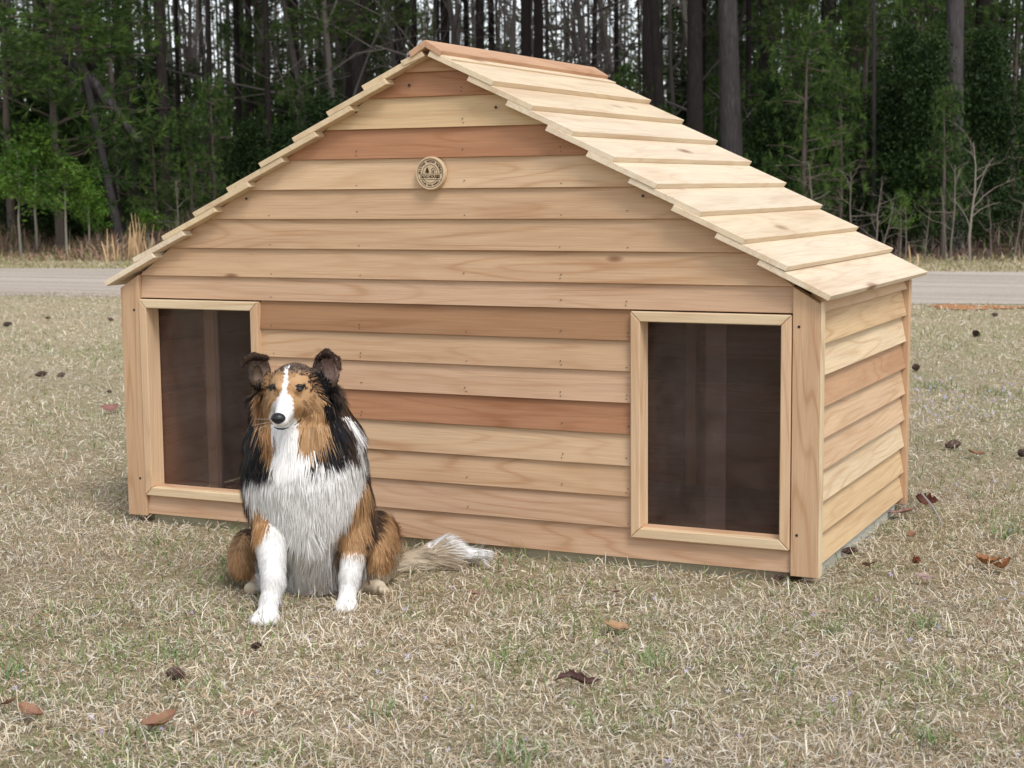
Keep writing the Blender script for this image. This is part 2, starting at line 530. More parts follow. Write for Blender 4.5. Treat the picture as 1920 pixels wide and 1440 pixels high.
me_screw = disc_mesh('screw', 0.0042, 0.002)
for (x, z, y) in ((0.055, 0.70, -0.0052), (0.055, 0.125, -0.0052), (HW - 0.055, 0.705, -0.0052), (HW - 0.055, 0.115, -0.0052),
                  (0.86 + .07, 1.335, 0.0022), (1.413, 1.335, 0.0022), (0.515, 1.07, 0.002), (1.88, 1.07, 0.002), (1.12, 1.41, 0.003)):
    o = link('screw', me_screw, M_screw, house); o.location = (x, y, z)
# nail heads in pairs, too small to pick apart
mb = MB()
for z in zl[1:] + up[1:8]:
    for x in (0.60, 0.93, 1.30, 1.62, 1.83):
        if z > 0.72 and abs(x - 1.2) > (1.45 - z) / SL: continue
        for dz in (0.012, 0.024):
            if random.random() < 0.55:
                xx = x + random.uniform(-.004, .004)
                mb.box(xx - 0.0013, xx + 0.0013, 0.0035, 0.007, z + dz - 0.0013, z + dz + 0.0013)
link('nail_heads', mb.mesh('nail_heads'), simple('nail_metal', (0.13, 0.085, 0.06), 0.5, 0.4), house, kind='stuff')


# door frames, mitred, and the clear flaps hung behind them
def door(xa, xb, za, zb, nflap):
    fr = link('door_frame', None, None, house)
    fr.location = (xa, 0, za)
    W_, H_, t = xb - xa, zb - za, 0.030
    y0, y1 = -0.009, 0.062
    pieces = []
    def piece(poly, along, color, label=None):
        mb = MB(); c = np.mean(poly, axis=0)
        if along == 0:
            mb.prism([(p[0] - c[0], p[1] - c[1]) for p in poly], y0, y1, axis=1); rot = (0, 0, 0)
            me = mb.mesh('frame_board'); bevel(me, 0.0025); o = board('frame_board', me, M_trim, (c[0], 0, c[1]), rot, fr, color, label)
        else:
            # local x = up
            mb.prism([((p[1] - c[1]), -(p[0] - c[0])) for p in poly], y0, y1, axis=1)
            me = mb.mesh('frame_board'); bevel(me, 0.0025); o = board('frame_board', me, M_trim, (c[0], 0, c[1]), (0, -math.pi / 2, 0), fr, color, label)
    g = 0.0006
    piece([(0, g), (t - g, t), (t - g, H_ - t), (0, H_ - g)], 2, jit(CR_TAN['light'], .03))
    piece([(W_, g), (W_, H_ - g), (W_ - t + g, H_ - t), (W_ - t + g, t)], 2, jit(CR_TAN['light'], .03))
    piece([(g, H_), (t, H_ - t + g), (W_ - t, H_ - t + g), (W_ - g, H_)], 0, jit(CR_TAN['pale'], .02))
    piece([(g, 0), (W_ - g, 0), (W_ - t, t - g), (t, t - g)], 0, jit(CR_TAN['pale'], .02))
    fl = link('door_flap', None, None, house); fl.location = (xa, 0.062, za)
    # two overlapping vinyl sheets, gently bowed
    for k, (a, b, yy) in enumerate(((0.018, W_ * 0.56, 0.004), (W_ * 0.425, W_ - 0.018, 0.009))):
        nx, nz = 14, 16
        vs = []; fs = []
        for j in range(nz + 1):
            for i in range(nx + 1):
                x = a + (b - a) * i / nx; z = 0.016 + (H_ - 0.034) * j / nz
                w_ = 0.0016 * math.sin(i / nx * 5 + k * 2) * (1 - j / nz) + 0.0012 * math.sin(j / nz * 7 + i * .3 + k)
                vs.append((x, yy + w_, z))
        for j in range(nz):
            for i in range(nx):
                q = j * (nx + 1) + i; fs.append((q, q + 1, q + nx + 2, q + nx + 1))
        n = len(vs)
        vs2 = [(x, y + 0.0012, z) for x, y, z in vs]
        mb = MB(); mb.add(vs + vs2, fs + [tuple(i + n for i in f)[::-1] for f in fs])
        link('vinyl_strip', mb.mesh('vinyl_strip', True), M_vinyl, fl)


def vinyl():
    m = bpy.data.materials.new('clear_vinyl'); m.use_nodes = True; nt = m.node_tree; nt.nodes.clear(); L = nt.links.new
    out = N(nt, 'ShaderNodeOutputMaterial')
    tr = N(nt, 'ShaderNodeBsdfTransparent'); tr.inputs[0].default_value = (0.92, 0.87, 0.85, 1)
    gl = N(nt, 'ShaderNodeBsdfGlossy'); gl.inputs['Roughness'].default_value = 0.16; gl.inputs[0].default_value = (0.9, 0.9, 0.95, 1)
    df = N(nt, 'ShaderNodeBsdfDiffuse'); df.inputs[0].default_value = (0.50, 0.43, 0.42, 1)
    tc = N(nt, 'ShaderNodeTexCoord'); no = N(nt, 'ShaderNodeTexNoise', Scale=9.0, Detail=6.0, Roughness=0.7); L(tc.outputs['Object'], no.inputs['Vector'])
    mp = N(nt, 'ShaderNodeMapping'); mp.inputs['Scale'].default_value = (5, 5, 55); mp.inputs['Rotation'].default_value = (0, 0.3, 0); L(tc.outputs['Object'], mp.inputs[0])
    vo = N(nt, 'ShaderNodeTexNoise', Scale=1.0, Detail=6.0, Roughness=0.7, Distortion=1.5); L(mp.outputs[0], vo.inputs['Vector'])
    sc = ramp(nt, [(0.62, (0, 0, 0)), (0.75, (0.07, 0.07, 0.07))], vo.outputs['Fac'])
    rr = ramp(nt, [(0.3, (0.008, 0.008, 0.008)), (0.75, (0.055, 0.055, 0.055))], no.outputs['Fac'])
    ad = N(nt, 'ShaderNodeMath', operation='ADD'); L(rr.outputs[0], ad.inputs[0]); L(sc.outputs[0], ad.inputs[1])
    m1 = N(nt, 'ShaderNodeMixShader'); L(ad.outputs[0], m1.inputs[0]); L(tr.outputs[0], m1.inputs[1]); L(df.outputs[0], m1.inputs[2])
    fr = N(nt, 'ShaderNodeFresnel', IOR=1.3)
    m2 = N(nt, 'ShaderNodeMixShader'); L(fr.outputs[0], m2.inputs[0]); L(m1.outputs[0], m2.inputs[1]); L(gl.outputs[0], m2.inputs[2])
    L(m2.outputs[0], out.inputs[0])
    return m


M_vinyl = vinyl()
door(E1, E2, DZ1, DZ2, 2)
door(D1, D2, DZ1, DZ2, 2)

# inside: floor, middle wall, wall studs
lumber('floor_panel', 0.05, HW - 0.05, 0.045, HD - 0.03, 0.0, 0.018, 0, CR_TAN['mid'])
lumber('partition', 1.19, 1.208, 0.045, HD - 0.03, 0.02, 0.79, 1, CR_TAN['red'])
for x in (0.62, 1.10, 1.72):
    lumber('stud', x, x + 0.038, 0.024, 0.060, 0.02, 0.78, 2, CR_TAN['light'], bev=0)
for x in (0.45, 0.95, 1.62, 2.08):
    lumber('stud', x, x + 0.038, HD - 0.065, HD - 0.024, 0.02, 0.78, 2, CR_TAN['tan'], bev=0)
for y in (0.42, 0.80):
    lumber('stud', 0.034, 0.072, y, y + 0.038, 0.02, 0.78, 2, CR_TAN['tan'], bev=0)
    lumber('stud', HW - 0.072, HW - 0.034, y, y + 0.038, 0.02, 0.78, 2, CR_TAN['tan'], bev=0)
for z in (0.66,):
    lumber('stud', 0.075, HW - 0.075, HD - 0.10, HD - 0.067, z, z + .06, 0, CR_TAN['tan'], bev=0)
# treated skids under the rim
TREAT = (0.36, 0.34, 0.24)
M_skid = wood_material('treated_timber', 0.3)
lumber('skid', 0.086, HW - 0.09, 0.026, 0.066, GZ - 0.02, 0.0, 0, TREAT, M_skid, label='weathered grey base timber')
lumber('skid', 0.086, HW - 0.09, HD - 0.06, HD - 0.02, GZ - 0.02, 0.0, 0, TREAT, M_skid)
lumber('skid', HW - 0.060, HW - 0.022, 0.07, HD - 0.065, GZ - 0.02, 0.016, 1, (0.5, 0.5, 0.44), M_skid)
lumber('skid', 0.022, 0.060, 0.07, HD - 0.065, GZ - 0.02, 0.016, 1, TREAT, M_skid)

# roof boards lapped like weatherboards; x offsets of the butts from the ridge
M_roof = wood_material('roof_cedar', 1.2, 0.5)
butts = [0.0709, 0.2046, 0.3306, 0.4593, 0.5872, 0.7159, 0.8480, 0.9768, 1.0997, 1.2233]
RY0, RY1 = -0.034, HD + 0.10
cA, sA = math.cos(PITCH_A), math.sin(PITCH_A)
TH = 0.0180
for side in (1, -1):
    for i, bx in enumerate(butts):
        t1 = bx / cA
        t0 = (butts[i - 1] / cA - 0.082) if i > 1 else 0.006
        base1 = 0.0285 if i < 9 else 0.022    # height of the butt above the bearing line
        base0 = 0.001
        if i == 0: base1 = 0.016
        # section in (t along slope, h normal)
        sec = [(t0, base0), (t1 - 0.0015, base1), (t1, base1 + TH), (t0, base0 + TH)]
        pts = [(side * (t * cA + h * sA), -t * sA + h * cA) for t, h in sec]
        cx = np.mean([p[0] for p in pts]); cz = np.mean([p[1] for p in pts])
        e0 = random.uniform(-0.003, 0.003); e1 = random.uniform(-0.004, 0.004)
        mb = MB(); ym = (RY0 + RY1) / 2
        pr = [(-(p[0] - cx), p[1] - cz) for p in pts]
        mb.prism(pr, RY0 - ym + e0, RY1 - ym + e1)
        me = mb.mesh('roof_board'); bevel(me, 0.0012)
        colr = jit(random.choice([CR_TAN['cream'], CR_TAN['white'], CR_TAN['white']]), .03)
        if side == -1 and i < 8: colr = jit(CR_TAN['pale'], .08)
        board('roof_board', me, M_roof, (1.2 + cx, ym, 1.4935 + cz), (0, 0, math.pi / 2), house, colr)
    # ridge cap board
    sec = [(-0.004, 0.0205), (0.044, 0.0205), (0.044, 0.0395), (-0.004, 0.0395)]
    pts = [(side * (t * cA + h * sA), -t * sA + h * cA) for t, h in sec]
    # mitre at the ridge
    q = []
    for (x, z) in pts:
        q.append((x, z))
    q[0] = (side * 0.0004, q[1][1] + abs(q[1][0]) * SL - 0.0002); q[3] = (side * 0.0004, q[2][1] + abs(q[2][0]) * SL)
    mb = MB(); mb.prism([(-(p[0] - side * .02), p[1]) for p in q], RY0 - ym - 0.006, RY1 - ym + 0.004)
    me = mb.mesh('ridge_cap'); bevel(me, 0.0015)
    board('ridge_cap', me, M_trim, (1.2 + side * .02, ym, 1.4935), (0, 0, math.pi / 2), house, CR_TAN['cap'], 'reddish ridge board')

# round maker's plaque
pq = link('plaque', None, None, house); pq.location = (1.196, 0.004, 1.1425)
M_pq = simple('plaque_wood', (0.56, 0.42, 0.27), 0.6, 0.3, 60, 0.08)
M_burn = simple('burnt_lettering', (0.055, 0.030, 0.020), 0.8, 0.1)
PR_ = 0.0505
mb = MB(); n = 48; prof = [(PR_ * 0.97, 0.004), (PR_, 0.0), (PR_, -0.012), (PR_ * 0.96, -0.0160), (PR_ * 0.90, -0.0160), (PR_ * 0.88, -0.0146)]
vs = []; fs = []
for (r_, y_) in prof:
    for k in range(n):
        a = 2 * math.pi * k / n; vs.append((r_ * math.cos(a), y_, r_ * math.sin(a)))
for j in range(len(prof) - 1):
    for k in range(n): fs.append((j * n + k, j * n + (k + 1) % n, (j + 1) * n + (k + 1) % n, (j + 1) * n + k))
fs.append(tuple(range((len(prof) - 1) * n, len(prof) * n)))
mb.add(vs, fs); link('disc', mb.mesh('disc'), M_pq, pq)


def text_mesh(ch, size):
    cu = bpy.data.curves.new('t', 'FONT'); cu.body = ch; cu.size = size; cu.extrude = 0.0003; cu.offset = size * 0.035
    cu.align_x = 'CENTER'; cu.align_y = 'CENTER'; cu.resolution_u = 2
    o = bpy.data.objects.new('t', cu)
    me = bpy.data.meshes.new_from_object(o)
    bpy.data.objects.remove(o); bpy.data.curves.remove(cu)
    return me


def place_text(mb, me, M):
    mb.add([tuple(M @ v.co) for v in me.vertices], [tuple(p.vertices) for p in me.polygons])


mbt = MB(); cache = {}
def arc_text(txt, r, a0, a1, size, inward=False):
    k = len(txt)
    for i, ch in enumerate(txt):
        if ch == ' ': continue
        a = R(a0 + (a1 - a0) * i / (k - 1))
        if (ch, size) not in cache: cache[(ch, size)] = text_mesh(ch, size)
        rot = (a - math.pi / 2) if not inward else (a + math.pi / 2)
        # text lies in XY; stand it on the front (normal -Y)
        M = Matrix.Translation((r * math.cos(a), -0.0150, r * math.sin(a))) @ Matrix.Rotation(math.pi / 2, 4, 'X') @ Matrix.Rotation(rot, 4, 'Z')
        place_text(mbt, cache[(ch, size)], M)


arc_text('BLYTHE WOOD WORKS', 0.0360, 176, 4, 0.0100)
arc_text('FINE DOG HOMES', 0.0365, 222, 318, 0.0072, True)
mt = text_mesh('DOG HOUSES', 0.0105)
place_text(mbt, mt, Matrix.Translation((0, -0.0150, -0.0105)) @ Matrix.Rotation(math.pi / 2, 4, 'X') @ Matrix.Diagonal((1.02, 1.15, 1, 1)))
link('lettering', mbt.mesh('lettering'), M_burn, pq)
mb = MB()
def annulus(mb, r0, r1, a0, a1, y=-0.0149, n=40):
    vs = []; fs = []
    for k in range(n + 1):
        a = R(a0 + (a1 - a0) * k / n)
        for r_ in (r0, r1):
            for yy in (y, y - 0.0004): vs.append((r_ * math.cos(a), yy, r_ * math.sin(a)))
    for k in range(n):
        b = 4 * k
        fs += [(b + 1, b + 5, b + 7, b + 3), (b, b + 2, b + 6, b + 4)]
    mb.add(vs, fs)
annulus(mb, 0.0425, 0.0437, 0, 360)
annulus(mb, 0.0255, 0.0267, -8, 188, n=30)
annulus(mb, 0.0285, 0.0297, 200, 340, n=20)
for z in (-0.0022, -0.0188):
    mb.box(-0.040, 0.040, -0.0153, -0.0149, z - 0.0005, z + 0.0005)
# tree and little kennel
for (z0, z1, w_) in ((0.002, 0.010, 0.0085), (0.0065, 0.015, 0.0065), (0.0115, 0.020, 0.0042)):
    mb.prism([(-0.010 - w_, z0), (-0.010 + w_, z0), (-0.010, z1)], -0.0153, -0.0149, axis=1)
mb.box(-0.0112, -0.0088, -0.0153, -0.0149, -0.001, 0.0022)
mb.box(0.0050, 0.0062, -0.0153, -0.0149, 0, 0.013); mb.box(0.0168, 0.018, -0.0153, -0.0149, 0, 0.010)
mb.box(0.0085, 0.0125, -0.0153, -0.0149, 0, 0.010)
mb.prism([(0.003, 0.0125), (0.0115, 0.0175), (0.0200, 0.0095), (0.019, 0.0085), (0.0112, 0.0155), (0.004, 0.0115)], -0.0153, -0.0149, axis=1)
link('emblem', mb.mesh('emblem'), M_burn, pq)

# ------------------------------------------------------------------ the dog
# one continuous body grown from a smooth signed-distance field, fur as strands over it
def _seg(P, a, b, ra, rb):
    ab = b - a; t = np.clip(((P - a) @ ab) / (ab @ ab), 0, 1)
    d = np.linalg.norm(P - a - t[:, None] * ab, axis=1)
    return d - (ra + (rb - ra) * t)


def _ell(P, c, rad, B=None):
    q = P - c
    if B is not None: q = q @ B.T
    k0 = np.linalg.norm(q / rad, axis=1) + 1e-9; k1 = np.linalg.norm(q / (rad * rad), axis=1) + 1e-9
    return k0 * (k0 - 1) / k1


def _smin(a, b, k):
    h = np.maximum(k - np.abs(a - b), 0) / k
    return np.minimum(a, b) - h * h * k * 0.25


_B = np.array([_r, _f, _u])                     # the dog faces the camera: sideways, away, up
PX = 4.42 / FPX                                 # metres that one pixel of the photograph spans at the dog


def V(u, v, d): return at(u, v, d)


# head frame
HC = V(551, 722, 4.40)
HFd = V(521, 784, 4.215) - HC; HFd /= np.linalg.norm(HFd)
HR = np.cross(HFd, _u); HR /= np.linalg.norm(HR)
HR = -HR if HR @ _r < 0 else HR
roll = R(-3)
HU = np.cross(HFd, HR); HU = HU if HU[2] > 0 else -HU
HR, HU = HR * math.cos(roll) + HU * math.sin(roll), HU * math.cos(roll) - HR * math.sin(roll)
HB = np.array([HR, HFd, HU])


def H(x, y, z): return HC + HR * x + HFd * y + HU * z


def sdf_body(P):
    E = lambda u, v, d, ru, rd, rv: _ell(P, V(u, v, d), np.array([ru * PX, rd, rv * PX]), _B)
    C = lambda a, b, ra, rb: _seg(P, V(*a), V(*b), ra * PX, rb * PX)
    d = E(588, 1030, 4.78, 100, 0.135, 78)
    d = _smin(d, C((563, 775, 4.465), (572, 880, 4.445), 62, 88), 0.05)
    d = _smin(d, C((578, 955, 4.45), (586, 1060, 4.55), 74, 50), 0.05)
    for e in (C((590, 965, 4.68), (578, 870, 4.52), 88, 84),
              E(572, 905, 4.46, 100, 0.125, 95),
              C((563, 775, 4.46), (568, 850, 4.46), 64, 88),
              E(512, 842, 4.47, 44, 0.085, 58), E(628, 835, 4.47, 48, 0.09, 62),
              E(640, 905, 4.49, 48, 0.085, 70), E(500, 905, 4.48, 40, 0.085, 66),
              C((612, 742, 4.475), (622, 800, 4.47), 20, 36), C((492, 742, 4.475), (496, 800, 4.475), 14, 22),
              C((585, 1000, 4.55), (586, 1062, 4.57), 54, 46)):
        d = _smin(d, e, 0.045)
    # forelegs
    lg = C((655, 930, 4.47), (668, 1005, 4.46), 41, 35)
    lg = _smin(lg, C((668, 1005, 4.46), (656, 1080, 4.40), 31, 18), 0.02)
    lg = _smin(lg, C((656, 1080, 4.40), (650, 1128, 4.37), 18, 17), 0.015)
    lg = _smin(lg, E(648, 1138, 4.345, 24, 0.042, 13), 0.014)
    for k in range(4):
        lg = _smin(lg, E(634 + 9.5 * k, 1143 - (2 if k in (0, 3) else 0), 4.312 + (0.008 if k in (0, 3) else 0), 6.2, 0.016, 8), 0.004)
    d = _smin(d, lg, 0.024)
    lg = C((505, 930, 4.44), (508, 1005, 4.39), 38, 34)
    lg = _smin(lg, C((508, 1005, 4.39), (513, 1092, 4.28), 31, 19), 0.02)
    lg = _smin(lg, C((513, 1092, 4.28), (502, 1145, 4.245), 19, 18), 0.015)
    lg = _smin(lg, E(496, 1160, 4.215, 29, 0.046, 14), 0.014)
    for k in range(4):
        lg = _smin(lg, E(477 + 12 * k, 1166 - (2 if k in (0, 3) else 0), 4.176 + (0.008 if k in (0, 3) else 0), 7.6, 0.018, 9), 0.004)
    d = _smin(d, lg, 0.024)
    # haunches and hind feet
    h = E(708, 1030, 4.64, 42, 0.15, 76)
    h = _smin(h, C((700, 1080, 4.56), (672, 1108, 4.54), 26, 14), 0.02)
    h = _smin(h, C((672, 1098, 4.56), (710, 1102, 4.49), 13, 15), 0.012)
    for k in range(3): h = _smin(h, E(714 + 6 * k, 1105 + 2 * k, 4.465 + 0.008 * k, 6, 0.02, 8), 0.004)
    d = _smin(d, h, 0.014)
    h = E(463, 1040, 4.66, 33, 0.13, 50)
    h = _smin(h, C((480, 1085, 4.60), (486, 1108, 4.57), 20, 13), 0.02)
    h = _smin(h, C((488, 1100, 4.56), (470, 1104, 4.50), 12, 13), 0.012)
    d = _smin(d, h, 0.014)
    # tail
    t = C((680, 1074, 4.79), (745, 1068, 4.80), 34, 28)
    t = _smin(t, C((745, 1068, 4.80), (825, 1042, 4.81), 27, 33), 0.02)
    t = _smin(t, C((825, 1044, 4.81), (876, 1040, 4.82), 32, 15), 0.02)
    d = _smin(d, t, 0.02)
    return d


def sdf_head(P):
    def E(x, y, z, rx, ry, rz): return _ell(P, H(x, y, z), np.array([rx, ry, rz]), HB)
    d = E(0, 0.0, 0.006, 0.060, 0.072, 0.050)                        # skull
    m = _seg(P, H(0, 0.035, -0.012), H(0, 0.158, -0.022), 0.036, 0.0195)       # muzzle
    m = _smin(m, E(0, 0.166, -0.020, 0.0185, 0.02, 0.0165), 0.01)
    m = _smin(m, _seg(P, H(0, 0.03, -0.045), H(0, 0.142, -0.0395), 0.026, 0.012), 0.009)  # lower jaw
    d = _smin(d, m, 0.022)
    for s in (-1, 1):
        d = _smin(d, E(s * 0.033, 0.018, -0.030, 0.030, 0.055, 0.042), 0.024)  # cheeks
        d = _smin(d, E(s * 0.024, 0.062, 0.026, 0.014, 0.020, 0.010), 0.014)   # brows
        d = _smin(d, E(s * 0.052, -0.005, -0.070, 0.030, 0.045, 0.060), 0.03)  # ruff under the jaw
        # eye sockets
        e = np.linalg.norm(P - H(s * 0.0375, 0.079, 0.010), axis=1) - 0.011
        d = -_smin(-d, e, 0.008)
    # nose pad seat
    return d


def sdf_ears(P):
    E = lambda u, v, d, ru, rd, rv: _ell(P, V(u, v, d), np.array([ru * PX, rd, rv * PX]), _B)
    C = lambda a, b, ra, rb: _seg(P, V(*a), V(*b), ra * PX, rb * PX)
    # image-right ear: erect cup with the tip folded forward and outward
    r = E(611, 697, 4.42, 25, 0.017, 40)
    r = np.maximum(r, -E(617, 695, 4.395, 13, 0.018, 22))
    r = _smin(r, C((596, 672, 4.40), (612, 661, 4.385), 5, 6), 0.008)
    r = _smin(r, C((612, 661, 4.385), (631, 674, 4.37), 6.5, 5), 0.008)
    r = _smin(r, C((631, 674, 4.37), (637, 692, 4.37), 6, 3.5), 0.006)
    l = E(487, 700, 4.42, 21, 0.017, 34)
    l = np.maximum(l, -E(481, 702, 4.395, 10, 0.017, 17))
    l = _smin(l, C((500, 672, 4.40), (478, 668, 4.38), 5, 6), 0.008)
    l = _smin(l, C((478, 668, 4.38), (461, 674, 4.365), 6, 4.5), 0.008)
    l = _smin(l, C((461, 674, 4.365), (453, 688, 4.36), 4.5, 3), 0.006)
    return np.minimum(r, l)


def sdf_dog(P):
    d = _smin(sdf_body(P), sdf_head(P), 0.022)
    return _smin(d, sdf_ears(P), 0.010)


def sdf_normals(P, e=0.0015):
    g = np.stack([sdf_dog(P + np.array(k) * e) - sdf_dog(P - np.array(k) * e) for k in ((1, 0, 0), (0, 1, 0), (0, 0, 1))], 1)
    return g / (np.linalg.norm(g, axis=1, keepdims=True) + 1e-9)


def surface_nets(lo, hi, step):
    n = np.ceil((hi - lo) / step).astype(int) + 1
    xs = [lo[i] + step * np.arange(n[i]) for i in range(3)]
    F = np.empty(n, np.float32)
    Y, Z = np.meshgrid(xs[1], xs[2], indexing='ij')
    yz = np.stack([Y.ravel(), Z.ravel()], 1)
    # a coarse pass finds the blocks near the skin, only those are sampled finely
    B_ = 6
    nb = -(-n // B_)
    bc = np.stack(np.meshgrid(*[lo[i] + step * (np.arange(nb[i]) * B_ + B_ / 2) for i in range(3)], indexing='ij'), -1).reshape(-1, 3)
    dc_ = sdf_dog(bc).reshape(nb)
    up_ = lambda a: np.repeat(np.repeat(np.repeat(a, B_, 0), B_, 1), B_, 2)[:n[0], :n[1], :n[2]]
    F[:] = up_(dc_)
    near = up_(np.abs(dc_) < step * B_ * 0.9 + 0.022)
    ii = np.argwhere(near)
    for c0 in range(0, len(ii), 150000):
        q = ii[c0:c0 + 150000]
        F[q[:, 0], q[:, 1], q[:, 2]] = sdf_dog(lo + step * q)
    s = F < 0
    cells = [s[dx:n[0] - 1 + dx, dy:n[1] - 1 + dy, dz:n[2] - 1 + dz] for dx in (0, 1) for dy in (0, 1) for dz in (0, 1)]
    anyc = np.logical_or.reduce(cells) & ~np.logical_and.reduce(cells)
    idx = -np.ones(anyc.shape, int); ii = np.argwhere(anyc); idx[anyc] = np.arange(len(ii))
    acc = np.zeros((len(ii), 3)); cnt = np.zeros(len(ii))
    corners = [(dx, dy, dz) for dx in (0, 1) for dy in (0, 1) for dz in (0, 1)]
    for a in corners:
        for ax in range(3):
            if a[ax]: continue
            b = list(a); b[ax] = 1
            fa = F[ii[:, 0] + a[0], ii[:, 1] + a[1], ii[:, 2] + a[2]]; fb = F[ii[:, 0] + b[0], ii[:, 1] + b[1], ii[:, 2] + b[2]]
            m = (fa < 0) != (fb < 0)
            t = np.where(m, fa / np.where(m, fa - fb, 1), 0)
            p = np.array(a)[None] + np.zeros((len(ii), 3)); p[:, ax] += t
            acc[m] += p[m]; cnt[m] += 1
    verts = lo + step * (ii + acc / cnt[:, None])
    quads = []
    for ax in range(3):
        u_, v_ = [(1, 2), (2, 0), (0, 1)][ax]
        sl = [slice(1, n[k] - 1) for k in range(3)]; sl[ax] = slice(0, n[ax] - 1)
        sl2 = list(sl); sl2[ax] = slice(1, n[ax])
        a = s[tuple(sl)]; b = s[tuple(sl2)]
        for flip, m in ((False, a & ~b), (True, ~a & b)):
            e = np.argwhere(m)
            for k in range(3):
                if k != ax: e[:, k] += 1
            if not len(e): continue
            def c(du, dv):
                q = e.copy(); q[:, u_] -= du; q[:, v_] -= dv
                return idx[q[:, 0], q[:, 1], q[:, 2]]
            q = np.stack([c(1, 1), c(0, 1), c(0, 0), c(1, 0)], 1)
            quads.append(q[:, ::-1] if flip else q)
    return verts, np.concatenate(quads)


